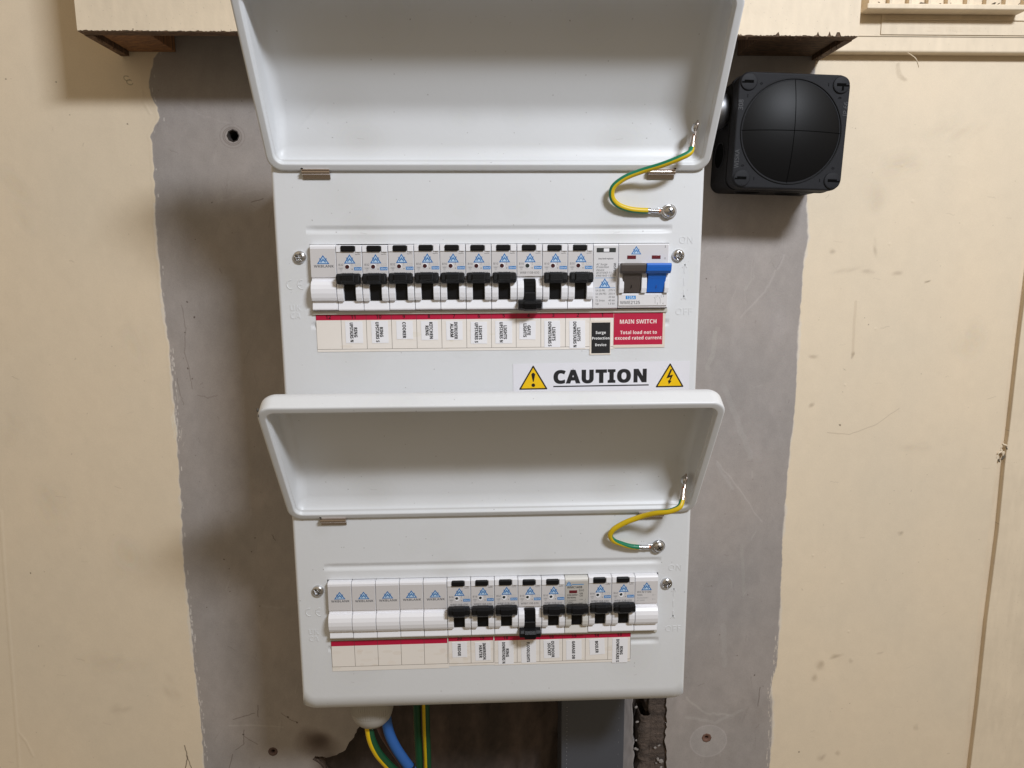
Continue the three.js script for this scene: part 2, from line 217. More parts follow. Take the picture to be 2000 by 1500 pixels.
{
  const s = new THREE.Shape([[-900, -900], [468, -900], [468, -600], [467.5, -491], [466.5, -420], [466.8, -353], [465.5, -300], [466.8, -233], [466, -200], [467, -173], [468.5, -163], [468, -140], [467, -54], [467.5, 60], [468, 900], [-900, 900]].map((p) => new THREE.Vector2(...p)));
  s.holes.push(new THREE.Path(ragged.slice().reverse().map((p) => new THREE.Vector2(...p))));
  for (const [x, y, r] of [[-209, 113, 4.9], [-211.3, -449.2, 4.2], [207.1, -448.8, 3.6]]) { const h = new THREE.Path(); h.absarc(x, y, r, 0, Math.PI * 2, true); s.holes.push(h); }
  const g = new THREE.ShapeGeometry(s, 12); uvWall(g); g.translate(0, 0, WZ);
  // broken edge of the plaster, going back into the recess
  const side = grid(ragged.length, 4, (u, v) => { const i = Math.round(u * ragged.length) % ragged.length, [x, y] = ragged[i]; return [x + (v > 0 ? (hash(i, Math.round(v * 4), 3) - .5) * 3 : 0), y + (v > 0 ? (hash(i, Math.round(v * 4), 4) - .5) * 3 : 0), WZ - v * 26]; });
  obj('plaster', [g], wallMat, wall);
  const brokenMap = dataTex(256, 256, (x, y) => { const n = fbm(x / 14, y / 14, 91, 4), k = 0.6 + 0.8 * n; return [118 * k, 102 * k, 92 * k]; }, true);
  const brokenBump = dataTex(256, 256, (x, y) => { const n = 255 * fbm(x / 9, y / 9, 92, 4); return [n, n, n]; });
  
  { const u = side.attributes.uv; for (let i = 0; i < u.count; i++) u.setXY(i, u.getX(i) * 4, u.getY(i) * .6); }
  obj('broken_edge', side, std(0xffffff, 0.95, 0, { map: brokenMap, bumpMap: brokenBump, bumpScale: 0.002 }), wall);
  // rough back of the recess, trowelled in uneven vertical strokes
  const backMap = dataTex(512, 512, (x, y) => { const n = fbm(x / 26, y / 120, 71, 4), m = fbm(x / 9, y / 12, 73, 3), k = 0.5 + 0.75 * n + 0.25 * m; return [74 * k, 64 * k, 59 * k]; }, true);
  const back = grid(120, 90, (u, v) => { const x = -190 + 370 * u, y = -620 + 340 * v; return [x, y, -140 + 4.5 * (fbm(x / 9, y / 55, 81, 4) - .5) * 2 + 2.5 * (fbm(x / 4, y / 6, 83, 2) - .5) + 17 * ss(-110, -160, x) * ss(-430, -460, y) * (0.7 + 0.6 * fbm(x / 8, y / 8, 85, 3))]; });
  obj('recess_back', back, std(0xffffff, 0.9, 0, { map: backMap }), wall);
  const mortarMap = dataTex(256, 256, (x, y) => { const n = fbm(x / 34, y / 12, 61, 4), m = hash(x, y, 8), k = 0.62 + 0.62 * n + 0.12 * m; return [86 * k, 75 * k, 68 * k]; }, true);
  const mBump = dataTex(256, 256, (x, y) => { const n = 255 * fbm(x / 5, y / 5, 62, 3); return [n, n, n]; });
  const lump = (x0, x1, y0, y1, z, dz, sd) => grid(34, 60, (u, v) => { const y = y0 + (y1 - y0) * v, e = (fbm(y / 7, 2, sd, 3) - .5) * 7, f = (fbm(y / 9, 8, sd, 3) - .5) * 4, x = x0 + e + (x1 + f - x0 - e) * u; return [x, y, z + dz * Math.pow(Math.sin(Math.PI * Math.min(.98, Math.max(0.02, u))), .5) + 3.2 * (fbm(x / 6, y / 7, sd + 5, 4) - .5) - (u === 0 ? 18 : 0)]; });
  obj('mortar', [lump(150, 172, -600, -300, -118, 2, 11), lump(141, 153, -560, -424, -119, 4.5, 23), lump(146, 160, -424, -300, -124, 3, 29)].map((g) => uvXY(g, 1 / 40)), std(0xffffff, 0.95, 0, { map: mortarMap, bumpMap: mBump, bumpScale: 0.0008 }), wall).userData.label = 'brown mortar where the plaster has broken away';
  const sliver = grid(14, 60, (u, v) => { const y = -600 + 300 * v, e = (fbm(y / 6, 5, 41, 3) - .5) * 4; const w0 = 122.5, w1 = 135 + 9 * ss(-400, -470, y) * 0.4 + e; return [w0 + (w1 - w0) * u, y, -126 + 7 * u + 1.6 * (fbm(u * 9, y / 6, 43, 3) - .5) - (u > .95 ? 9 : 0)]; });
  obj('plaster_fillet', sliver, std(C(0.34, 0.31, 0.30), 0.9), wall);
  const chips = [];
  for (let i = 0; i < 14; i++) { const s2 = rr(1.2, 4.2), y = i < 8 ? rr(-490, -455) : rr(-470, -405), x = i < 8 ? rr(155, 167) : rr(138, 142); chips.push(new THREE.IcosahedronGeometry(s2 / 2, 0).scale(rr(.6, 1.4), rr(.7, 1.6), .3).rotateZ(rr(0, 3)).translate(x, y, i < 8 ? -114.5 : -118)); }
  const ch = obj('plaster_chip', chips, std(C(0.30, 0.275, 0.26), 0.9), wall); ch.userData.kind = 'stuff';
}
const creamTex = dataTex(512, 512, (x, y) => { const k = 1 + 0.07 * (fbm(x / 90, y / 90, 51, 4) - .5) + 0.05 * (fbm(x / 12, y / 40, 53, 2) - .5) - (hash(x, y, 77) > .9993 ? .35 : 0); return [CREAM[0] * k, CREAM[1] * k, CREAM[2] * k]; }, true);
const creamBump = dataTex(512, 512, (x, y) => { const v = 255 * (0.6 * fbm(x / 40, y / 14, 55, 3) + .4 * fbm(x / 5, y / 5, 57, 2)); return [v, v, v]; });
const cream = std(0xffffff, 0.58, 0, { map: creamTex, bumpMap: creamBump, bumpScale: 0.0001 });
{ // the groove and the board to its right
  const s = new THREE.Shape([[476.7, -900], [1000, -900], [1000, 178], [475.4, 178], [476, 40], [475.2, -60], [475.6, -150], [475.1, -161], [475.2, -178], [476.6, -240], [475.7, -330], [476.8, -420], [476.4, -500]].map((p) => new THREE.Vector2(...p)));
  const g = new THREE.ExtrudeGeometry(s, { depth: 8, bevelEnabled: true, bevelSize: 0.7, bevelThickness: 0.7, bevelSegments: 2 }); uvXY(g, 1 / 160); g.translate(0, 0, WZ - 8.7 + 0.6);
  const b = obj('wall_board', g, cream); b.userData.kind = 'structure'; b.userData.label = 'cream painted board right of the groove';
  const gb = obj('wall_groove', uvXY(box(18, 1500, 3, 471, 0, WZ - 6), 1 / 160), cream); gb.userData.kind = 'structure';
  gb.userData.label = 'recessed groove between the cream wall and its right board';
}
{ // flakes of torn paint across the groove
  const t = thing('paint_flakes', 'torn flakes of cream paint bridging the groove at right', 'paint flakes', [470, -164, WZ]);
  const pts = [[-3, 5, 2], [0, 4, 3], [3, 6, 2], [1, 0, 3.4], [4, -3, 2.2], [-3, -1, 2], [-5, -5, 1.8], [2, -6, 2.4], [-2, -9, 1.6], [5, 3, 1.4]];
  const gs = pts.map(([x, y, s]) => new THREE.IcosahedronGeometry(s, 1).scale(1.3, .45, .35).rotateX(rr(-.8, .8)).rotateZ(rr(-1.6, 1.6)).translate(x * .8, y, rr(-2, 1.4)));
  obj('flake', gs.slice(0, 7), cream, t); obj('dark_flake', gs.slice(7), std(C(.12, .1, .07), .8), t);
}

// ---------------------------------------------------------------- board and vent, upper right
{
  const s = new THREE.Shape([[215, 178], [1000, 178], [1000, 900], [215, 900]].map((p) => new THREE.Vector2(...p)));
  const g = new THREE.ExtrudeGeometry(s, { depth: 9, bevelEnabled: true, bevelSize: 1.4, bevelThickness: 1.4, bevelSegments: 3, bevelOffset: -1.4 }); uvXY(g, 1 / 170, 30, 11); g.translate(0, 0, WZ - 1);
  const t = thing('upper_board', 'cream board across the upper right wall behind the air vent', 'board');
  obj('board', g, cream, t);
  obj('board_joint', box(600, 0.5, 0.6, 515, 190, -103.5), std(C(.34, .28, .2), .8), t);
  const v = thing('air_vent', 'cream painted slotted air vent at the top right', 'air vent', [370, 230, -103.4]);
  const L = (g2) => g2.translate(-370, -230, 103.4);
  obj('flange', L(uvXY(box(150, 90, 0.6, 395, 236.2, -103.05, .28), 1 / 150)), cream, v);
  obj('flange_bead', L(box(140, 0.7, 0.5, 392, 202.6, -102.0)), cream, v);
  const n = 9;
  for (let i = 0; i < n; i++) obj('divider', L(uvXY(box(2.4, 50, 12.5, 303.5 + i * 15.72 - (i === 0 ? .9 : 0), 233, -95.8, .4), 1 / 60)), cream, v);
  obj('frame', [L(uvXY(box(131, 4.2, 13, 365.8, 208.4, -95.7, 1), 1 / 90)), L(uvXY(box(131, 4.2, 13, 365.8, 258, -95.7, 1), 1 / 90))], cream, v);
  const backing = L(uvXY(box(128, 48, 1, 365.8, 233, -94.6), 1 / 90)); obj('backing', backing, cream, v);
  const dirt = []; for (let i = 0; i < 9; i++) { const c = Math.floor(rr(0, 8)); dirt.push(L(new THREE.IcosahedronGeometry(rr(.4, 1.5), 0).scale(rr(1, 3), .6, .6).rotateZ(rr(-.4, .8)).translate(303.5 + c * 15.72 + rr(3, 13), 210.9 + rr(0, 1.2), -92 + rr(-1.5, 1.5)))); }
  obj('dirt', dirt, std(C(.11, .085, .06), .95), v).userData.kind = 'stuff';
  obj('lettering', L(text('235  FREE  AIR', 3.4, 0.2, fontR).scale(1.5, 1, 1).translate(381, 195.6, -102.86)), cream, v);
}
{ // a loose brush bristle stuck in the paint
  const c = new THREE.CatmullRomCurve3([[343.9, 177.4, -103], [345.5, 174.2, -99], [347.6, 171.3, -97], [352.5, 165.6, -100]].map((p) => new THREE.Vector3(...p)));
  tag(obj('bristle', new THREE.TubeGeometry(c, 20, 0.35, 6), cream), 'pale curled brush bristle stuck under the upper right board', 'bristle');
}

// ---------------------------------------------------------------- wooden boxing across the top
const woodTex = (sd, base) => dataTex(512, 128, (x, y) => { const yy = y + 10 * fbm(x / 90, y / 60, sd, 3), r = Math.abs(Math.sin((yy / 5.2) + 5 * fbm(x / 160, yy / 26, sd + 1, 3))), n = fbm(x / 26, y / 3, sd + 2, 3), k = 0.55 + 0.4 * r * n + 0.45 * n; return [base[0] * k, base[1] * k, base[2] * k]; }, true);
const woodWarm = std(0xffffff, 0.75, 0, { map: woodTex(101, [148, 104, 66]) });
const woodDark = std(0xffffff, 0.8, 0, { map: woodTex(131, [112, 86, 64]) });
{
  const t = thing('wooden_boxing', 'cream painted wooden boxing across the top with bare sawn underside', 'boxing', [-9, 173, -50]);
  const L = (g) => g.translate(9, -173, 50);
  const uvXZ = (g, k = 1 / 60, rot = 0) => { const p = g.attributes.position, u = new Float32Array(p.count * 2), c = Math.cos(rot), s = Math.sin(rot); for (let i = 0; i < p.count; i++) { const x = p.getX(i), z = p.getZ(i) * 2.5; u[2 * i] = (x * c + z * s) * k; u[2 * i + 1] = (-x * s + z * c) * k; } g.setAttribute('uv', new THREE.BufferAttribute(u, 2)); return g; };
  obj('front_board', L(uvXZ(box(567, 430, 8.6, -9, 388.8, -54.9), 1 / 60)), woodDark, t);
  // the paint film on the front, its lower edge chipped along the saw cut
  const top = 620, pts = [[-292.6, top]], y0 = 174.4;
  for (let x = -292.6; x <= 275; x += 1.1) { const chip = .6 * (x > 190 && x < 275 ? (hash(Math.round(x * 2), 4, 9) > .95 ? rr(1.5, 5) : 0) : (hash(Math.round(x * 2), 2, 9) > .97 ? rr(1, 3.5) : 0)); pts.push([x, y0 + rr(-.35, .45) + chip + (x > 258 && x < 261 ? 2.5 : 0)]); }
  pts.push([275, top]);
  const film = new THREE.ExtrudeGeometry(new THREE.Shape(pts.map((p) => new THREE.Vector2(...p))), { depth: 0.5, bevelEnabled: false }); uvXY(film, 1 / 150); film.translate(0, 0, -50.5);
  obj('paint_film', L(film), cream, t);
  for (const [x, sgn] of [[-289.4, -1], [271.8, 1]]) {
    const sb = obj('side_board', L(uvXZ(box(6.2, 430, 53.2, x, 388.5, -85.9), 1 / 60, 1.57)), woodDark, t);
    obj('paint_film', L(uvXY(box(0.5, 428, 62, x + sgn * 3.4, 390, -81.6), 1 / 150)), cream, sb);
  }
  obj('wood_block', L(uvXZ(box(36, 120, 51, -267, 236.6, -86.4, .6), 1 / 70, 0.35)), woodWarm, t);
  obj('wood_block', L(uvXZ(box(62, 120, 51, 236.4, 236.6, -86.4, .6), 1 / 70, -0.2)), woodDark, t);
  // splinters along the sawn edge
  const sp = []; for (let i = 0; i < 46; i++) { const x = i < 20 ? rr(-290, -150) : rr(150, 274); sp.push(new THREE.ConeGeometry(rr(.25, .6), rr(1.5, 4.5), 5).rotateZ(rr(2.2, 4.2)).translate(x, 173.6 + rr(-.6, .8), rr(-52, -50))); }
  for (let i = 0; i < 16; i++) sp.push(new THREE.ConeGeometry(rr(.3, .7), rr(2, 5), 5).rotateX(rr(-.8, .8)).rotateZ(3.14).translate(i < 8 ? -285.8 : 268.6, 172.6, rr(-110, -62)));
  obj('splinters', sp.map((g) => L(g)), woodDark, t).userData.kind = 'stuff';
}

// ---------------------------------------------------------------- consumer unit: cover, box, two raised lids
const unit = thing('consumer_unit', 'tall white steel consumer unit with two raised lids and two rows of breakers', 'consumer unit', [0, 0, WZ]);
const U = (g) => g.translate(0, 0, -WZ);
const ROW = 246.2, DY = [0, -ROW];
{
  const x0 = -148.5, x1 = 148.5, y0 = -336, y1 = 97, R = 10;
  const out = []; // outline with normals, counter-clockwise
  const corner = (cxx, cyy, a0) => { for (let k = 0; k <= 10; k++) { const a = a0 + (Math.PI / 2) * (k / 10); out.push([cxx + R * Math.cos(a), cyy + R * Math.sin(a), Math.cos(a), Math.sin(a)]); } };
  corner(x1 - R, y1 - R, 0); corner(x0 + R, y1 - R, Math.PI / 2); corner(x0 + R, y0 + R, Math.PI); corner(x1 - R, y0 + R, Math.PI * 1.5);
  const n = out.length, P = [], N = [], UV = [], I = [], T = 12;
  const ring = (i, t) => { const [x, y, nx, ny] = out[i % n], wb = Math.pow(Math.max(0, -ny), 1.3), rz = 2.6 + 13 * wb, s = Math.sin(t), c = Math.cos(t), lift = ny < 0 || y < y0 + R + .1 ? 17 * (1 - s) : 0; return [x - nx * 2.6 * (1 - s), y + (y < y0 + R + .1 ? lift : -ny * 2.6 * (1 - s)), -rz * (1 - c), nx * s, ny * s, c]; };
  for (let j = 0; j <= T + 1; j++) for (let i = 0; i <= n; i++) { const t = Math.min(1, j / T) * Math.PI / 2, r = ring(i, t); P.push(r[0], r[1], j > T ? -34 : r[2]); N.push(r[3], r[4], r[5]); UV.push(r[0] / 120, (r[1] + r[2]) / 120); }
  for (let j = 0; j <= T; j++) for (let i = 0; i < n; i++) { const a = j * (n + 1) + i, b = a + 1, c = a + n + 1, d = c + 1; I.push(a, c, d, a, d, b); }
  const skirt = new THREE.BufferGeometry(); skirt.setAttribute('position', new THREE.Float32BufferAttribute(P, 3)); skirt.setAttribute('normal', new THREE.Float32BufferAttribute(N, 3)); skirt.setAttribute('uv', new THREE.Float32BufferAttribute(UV, 2)); skirt.setIndex(I);
  const front = new THREE.Shape(Array.from({ length: n }, (_, i) => { const r = ring(i, 0); return new THREE.Vector2(r[0], r[1]); }));
  const rect = (a, b, c, d) => new THREE.Path([[a, c], [a, d], [b, d], [b, c]].map((p) => new THREE.Vector2(...p)));
  const extra = [];
  for (const dy of DY) {
    front.holes.push(rect(-125, 125, dy - 23.2, dy + 23));
    const w = 125, lip = (a, b, c, d) => extra.push(box(a, b, 2.4, c, d, -1.22));
    lip(252, 1.2, 0, dy + 23.6); lip(252, 1.2, 0, dy - 23.8); lip(1.2, 46, -w - .6, dy); lip(1.2, 46, w + .6, dy);
    for (const gy of [32.6, -33]) {                  // pressed stiffening grooves
      const h = 3.4; front.holes.push(rect(-127, 127, dy + gy - h, dy + gy + h));
      extra.push(grid(64, 14, (u, v) => { const x = -127 + 254 * u, e = ss(0, 4.5, 127 - Math.abs(x)); return [x, dy + gy - h + 2 * h * v, -1.25 * e * Math.pow(Math.sin(Math.PI * v), 2)]; }));
    }
  }
  const fg = new THREE.ShapeGeometry(front); uvXY(fg, 1 / 120);
  obj('front_cover', [U(skirt), U(fg), ...extra.map((g) => U(uvXY(g, 1 / 120)))], white, unit);
  obj('back_box', U(box(294, 425, 82, 0, -119.5, -72 + .2)), white, unit);
  for (const dy of DY) obj('din_rail', U(box(248, 30, 2, 0, dy, -24)), steelDull, unit);
  for (const dy of DY) obj('row_surround', [U(box(250, 2.6, 1.6, 0, dy - 24.1, 0.85, .3))], rail, unit);
  const emb = (name, g, x, y) => obj(name, U(g.translate(x, y, -.06)), white, unit);
  for (const [dy, k] of [[0, 0], [-ROW + 1.6, -.6]]) {
    emb('raised_lettering', text('ON', 4.6, .26, fontR).scale(1.15, 1, 1), 137 - k, 25 + dy); emb('raised_lettering', text('OFF', 4.6, .26, fontR).scale(1.15, 1, 1), 137.4 - k, -25 + dy);
    const arrow = (y, up) => [box(.9, 6, .3, 0, 0, .1), box(.8, 3, .3, 0, 0, .1).rotateZ(up * .6).translate(up * .8, up * 2.1, 0), box(.8, 3, .3, 0, 0, .1).rotateZ(-up * .6).translate(-up * .8, up * 2.1, 0)].map((g) => g.translate(136.8 - k, y + dy, -.02));
    obj('raised_arrow', [...arrow(5, 1), ...arrow(-13, -1), box(.9, 5, .3, 136.8 - k, -4 + dy, .08)].map(U), white, unit);
    const arc = (x, y) => new THREE.TorusGeometry(3.1, .5, 6, 20, Math.PI * 1.1).rotateZ(Math.PI * .45).scale(1, 1, .5).translate(x, y + dy, 0);
    obj('raised_mark', [arc(-139, -4.5), arc(-131.5, -4.5), box(2.4, .8, .3, -133, -4.5 + dy, .06)].map(U), white, unit);
    emb('raised_mark', text('UK', 4.2, .26), -137, -20.5 + dy); emb('raised_mark', text('CA', 4.2, .26), -137.2, -26 + dy);
  }
  // cover screws and earth screws: domed heads with a pozidriv cross
  const head = (R2, h, rot) => grid(44, 44, (u, v) => {
    const a = u * 2 - 1, b = v * 2 - 1, q = Math.max(Math.abs(a), Math.abs(b)), l = Math.hypot(a, b) || 1, r = q, x = (a / l) * r, y = (b / l) * r, dome = h * (0.25 + .75 * Math.sqrt(Math.max(0, 1 - r * r * .96))) * (r > .985 ? 0 : 1);
    const xr = x * Math.cos(rot) - y * Math.sin(rot), yr = x * Math.sin(rot) + y * Math.cos(rot), cr = (w, len) => Math.max(0, Math.min(ss(w, w * .45, Math.abs(xr)) * ss(len, len * .8, Math.abs(yr)), 1)) , cr2 = (w, len) => ss(w, w * .45, Math.abs(yr)) * ss(len, len * .8, Math.abs(xr));
    const deep = 1.45 * Math.max(cr(.21, .66), cr2(.21, .66)), slot = .3 * ss(.08, .03, Math.abs(xr - yr)) * ss(.5, .4, r);
    return [x * R2, y * R2, dome - h * (.62 * deep + slot)];
  });
  for (const [x, y, r] of [[-132, 14.3, .5], [131.7, 14.3, .2], [-132, -231.9, .9], [131.5, -232, 1.3]]) obj('cover_screw', U(head(4.4, 2.9, r).translate(x, y, 0)), steel, unit);
}
function lidGeometry() {
  const W = 149.6, Ln = 115, Rc = 10, D = (l) => { let d = 0; for (let i = -3; i <= 3; i++) { const m = l + i * 1.8; d += (7 + 15.5 * Math.max(0, Math.min(1, (m - 4) / 28)) - 6 * Math.pow(Math.max(0, Math.min(1, (m - 92) / 23)), 1.3)) / 7; } return d; };
  const base = (ins) => {
    const r = Math.max(1.5, Rc - ins * .75), w = W - ins, a = ins, b = Ln - ins, pts = [];
    const arc = (px, pl, t0) => { for (let k = 0; k <= 8; k++) { const t = t0 + Math.PI / 2 * k / 8; pts.push([px + r * Math.cos(t), pl + r * Math.sin(t)]); } };
    const seg = (p, q, n) => { for (let k = 1; k < n; k++) pts.push([p[0] + (q[0] - p[0]) * k / n, p[1] + (q[1] - p[1]) * k / n]); };
    arc(w - r, b - r, 0); seg([w - r, b], [-w + r, b], 24); arc(-w + r, b - r, Math.PI / 2); seg([-w, b - r], [-w, a + r], 18); arc(-w + r, a + r, Math.PI); seg([-w + r, a], [w - r, a], 24); arc(w - r, a + r, Math.PI * 1.5); seg([w, a + r], [w, b - r], 18);
    return pts;
  };
  const rings = [], put = (ins, f) => rings.push(base(ins).map(([x, l]) => [x, l, f(l)]));
  const fill = (ins, f, order) => { const b = base(ins), h = Ln / 2; const ks = Array.from({ length: 15 }, (_, i) => i / 15); if (order < 0) ks.reverse(); for (const k of order < 0 ? ks : ks) { const kk = order < 0 ? k : k; rings.push(b.map(([x, l]) => { const tx = Math.max(-(W - h), Math.min(W - h, x)), X = x + (tx - x) * kk, L = l + (h - l) * kk; return [X, L, f(L)]; })); } };
  // outside, from the middle of the back to the rim
  { const b = base(8), h = Ln / 2; for (let i = 15; i >= 1; i--) { const k = i / 15; rings.push(b.map(([x, l]) => { const tx = Math.max(-(W - h), Math.min(W - h, x)), L = l + (h - l) * k; return [x + (tx - x) * k, L, D(L)]; })); } }
  for (let k = 0; k <= 8; k++) { const t = Math.PI / 2 * k / 8; put(8 * (1 - Math.sin(t)), (l) => D(l) - Math.min(8, D(l) * .6) * (1 - Math.cos(t))); }
  put(0, (l) => D(l) * .2 + .8); put(0, () => 1.6); put(.2, () => .7); put(.7, () => .2); put(1.5, () => 0); put(4.4, () => 0); put(4.9, () => .15); put(5.3, () => .6); put(5.5, () => 1.5); put(5.7, () => 2.4); put(6.2, () => 2.8); put(6.6, () => 3.1);
  const ri = 7, wi = (l) => D(l) - 1.3;
  for (let k = 8; k >= 0; k--) { const t = Math.PI / 2 * k / 8; put(7 + ri * (1 - Math.sin(t)), (l) => wi(l) - Math.min(ri, wi(l) * .55) * (1 - Math.cos(t))); }
  { const b = base(7 + ri), h = Ln / 2; for (let i = 1; i <= 15; i++) { const k = i / 15; rings.push(b.map(([x, l]) => { const tx = Math.max(-(W - h), Math.min(W - h, x)), L = l + (h - l) * k; return [x + (tx - x) * k, L, wi(L)]; })); } }
  const n = rings[0].length, P = [], UV = [], I = [];
  for (const r of rings) for (const [x, l, d] of r) { P.push(x, -l, d); UV.push(x / 120, (l + d) / 120); }
  for (let j = 0; j < rings.length - 1; j++) for (let i = 0; i < n; i++) { const a = j * n + i, b = j * n + (i + 1) % n, c = a + n, d = b + n; I.push(a, c, b, b, c, d); }
  const g = new THREE.BufferGeometry(); g.setAttribute('position', new THREE.Float32BufferAttribute(P, 3)); g.setAttribute('uv', new THREE.Float32BufferAttribute(UV, 2)); g.setIndex(I); g.computeVertexNormals(); return g;
}
const PHI = 147 * Math.PI / 180, HINGE = [71.1, 71.1 - ROW];
for (const [i, hy] of HINGE.entries()) {
  // closed lid hangs down from the hinge (local -y) and is turned up about it
  const g = lidGeometry().rotateX(-PHI).translate(i ? .3 : .6, hy, 2);
  const lid = obj('lid', U(g), whiteInside, unit); lid.userData.label = i ? 'lower raised lid' : 'upper raised lid';
  for (const sx of [-1, 1]) {
    const roll = new THREE.CylinderGeometry(1.75, 1.75, 18.5, 18).rotateZ(Math.PI / 2).translate(sx * 117.4, hy - .6, 3);
    const leaf = extrudeX([[.3, -4.6], [.9, -4.6], [1.6, -1.6], [2.2, -.6], [1.2, -.6], [.8, -1.8]], 18.3).translate(sx * 117.4, hy - .2, .2);
    obj('hinge_clip', [U(roll), U(leaf), U(box(18.4, .6, 3, sx * 117.4, hy + .9, 3.6))], nickel, lid);
    obj('hinge_slot', U(new THREE.SphereGeometry(1, 10, 8).scale(1, .8, .5).translate(sx * 117.4 + sx * 9.3, hy + 2, 3)), blackHole, lid);
  }
  if (i) obj('paint_chip', [U(new THREE.SphereGeometry(1, 10, 8).scale(.8, 1.2, .8).translate(-147.3, hy + 95.2, 63.6)), U(new THREE.SphereGeometry(.7, 8, 6).scale(.5, 1.5, .6).translate(-147.9, hy + 91, 61))], std(C(.08, .07, .06), .8), lid);
}

// ---------------------------------------------------------------- printed faces
const S = 20, ATLAS_W = 2048, ATLAS_H = 1200;          // pixels per millimetre
const cells = {};
function logo(g, x, y, s) {                            // blue double triangle with a W in it
  g.save(); g.translate(x, y); g.scale(s, s); g.lineJoin = 'miter'; g.strokeStyle = '#1a69ae'; g.fillStyle = '#bcd3e8';
  const tri = (k, dy = 0) => { g.beginPath(); g.moveTo(0, -.5 * k + dy); g.lineTo(.62 * k, .52 * k + dy); g.lineTo(-.62 * k, .52 * k + dy); g.closePath(); };
  tri(1); g.fill(); g.lineWidth = .11; g.stroke();
  g.lineWidth = .065; for (const o of [0, .13]) { g.beginPath(); g.moveTo(-.42 + o, -.2); g.lineTo(-.24 + o * .6, .36 - o); g.lineTo(0, -.12 + o * 1.3); g.lineTo(.24 - o * .6, .36 - o); g.lineTo(.42 - o, -.2); g.stroke(); }
  g.restore();
}
const T = (g, s, x, y, px, col, w = '', al = 'center') => { g.font = `${w} ${px}px ${SANS}`; g.fillStyle = col; g.textAlign = al; g.textBaseline = 'middle'; g.fillText(s, x, y); };
const atlas = canvasTex(ATLAS_W, ATLAS_H, (g, AW, AH) => {
  g.fillStyle = '#d8d6d6'; g.fillRect(0, 0, AW, AH);
  let X = 0, Y = 0;
  const cell = (name, wmm, hmm, bg, draw) => {
    const w = wmm * S, h = hmm * S; if (X + w > AW) { X = 0; Y += 452; }
    g.save(); g.beginPath(); g.rect(X, Y, w, h); g.clip(); g.translate(X, Y); g.fillStyle = bg; g.fillRect(0, 0, w, h); draw(w, h); g.restore();
    cells[name] = [(X + 1) / AW, 1 - (Y + h - 1) / AH, (X + w - 1) / AW, 1 - (Y + 1) / AH]; X += w + 6;
  };
  const FACE = '#d0cdcd', INK = '#3c3c40';
  for (const [rate, model] of [['B32', 'WRB132B-030'], ['B16', 'WRB116B-030'], ['B10', 'WRB110B-030']]) cell(rate, 16.8, 17.2, FACE, (w, h) => {
    T(g, 'Test', w - 40, 10, 15, '#444', 'bold'); T(g, 'Regularly', w - 52, 28, 15, '#444', 'bold');
    logo(g, w * .52, 92, 108); T(g, rate, 54, 172, 40, INK, ''); g.strokeStyle = '#8b8b8e'; g.lineWidth = 2; g.strokeRect(22, 208, 62, 22); T(g, '6000', 53, 220, 20, INK); g.strokeRect(40, 236, 26, 22); T(g, '3', 53, 248, 18, INK);
    g.strokeStyle = '#999'; g.strokeRect(252, 160, 64, 26); T(g, '~', 284, 173, 24, '#999');
    for (const [c, yy] of [['I', 160], ['•', 184], ['↕', 206], ['O', 232]]) T(g, c, 204, yy, 24, INK, 'bold');
    g.fillStyle = '#1f76bd'; g.fillRect(230, 204, 104, 44); T(g, '30mA', 282, 227, 36, '#f2f6fa', '');
    T(g, model, w / 2, 296, 42, INK, '');
  });
  cell('blank', 17.0, 22, '#d0cdcd', (w, h) => { logo(g, w * .5, 172, 118); T(g, 'WKBLANK', w * .52, 274, 56, '#5a5a5e', 'bold'); });
  cell('connector', 17.0, 18, '#d0cdcd', (w, h) => { logo(g, w * .5, 84, 112); T(g, 'WCN1100', 24, 176, 48, '#7d7d80', 'bold', 'left'); T(g, '100A', 24, 226, 38, '#7d7d80', 'bold', 'left'); T(g, 'AC230/400V~', 24, 274, 30, '#88888b', '', 'left'); T(g, 'DC1000V', 24, 314, 30, '#88888b', '', 'left'); g.strokeStyle = '#9a9a9c'; g.lineWidth = 3; g.strokeRect(262, 216, 14, 20); g.strokeRect(262, 290, 14, 20); T(g, '1', 300, 226, 26, '#999'); T(g, '2', 300, 300, 26, '#999'); });
  cell('mcb', 16.8, 19.5, '#bcb8b1', (w, h) => { logo(g, 50, 36, 64); g.fillStyle = '#3583bd'; g.fillRect(96, 46, 178, 12); T(g, 'WMC140B', 24, 98, 48, '#1a1a1c', 'bold', 'left'); T(g, 'B40', 200, 150, 46, '#2c2c2f', '', 'left'); T(g, 'UK', 210, 200, 40, '#2c2c2f', 'bold', 'left'); T(g, 'CA', 210, 236, 40, '#2c2c2f', 'bold', 'left'); T(g, '230/400V~', 24, 224, 36, '#1a1a1c', 'bold', 'left'); T(g, '50/60Hz', 24, 266, 36, '#1a1a1c', 'bold', 'left'); T(g, 'EC/EN60898', 20, 308, 26, '#1a1a1c', '', 'left'); g.strokeStyle = '#1a1a1c'; g.lineWidth = 2; g.strokeRect(22, 330, 92, 28); T(g, '10000', 68, 345, 26, '#1a1a1c'); T(g, '↕', 180, 326, 80, '#2c2c2f', 'bold'); T(g, 'I ON', 236, 300, 24, '#1a1a1c'); T(g, 'O OFF', 236, 356, 24, '#1a1a1c'); g.beginPath(); g.moveTo(300, 286); g.lineTo(300, 306); g.lineTo(284, 330); g.moveTo(300, 330); g.lineTo(300, 372); g.stroke(); });
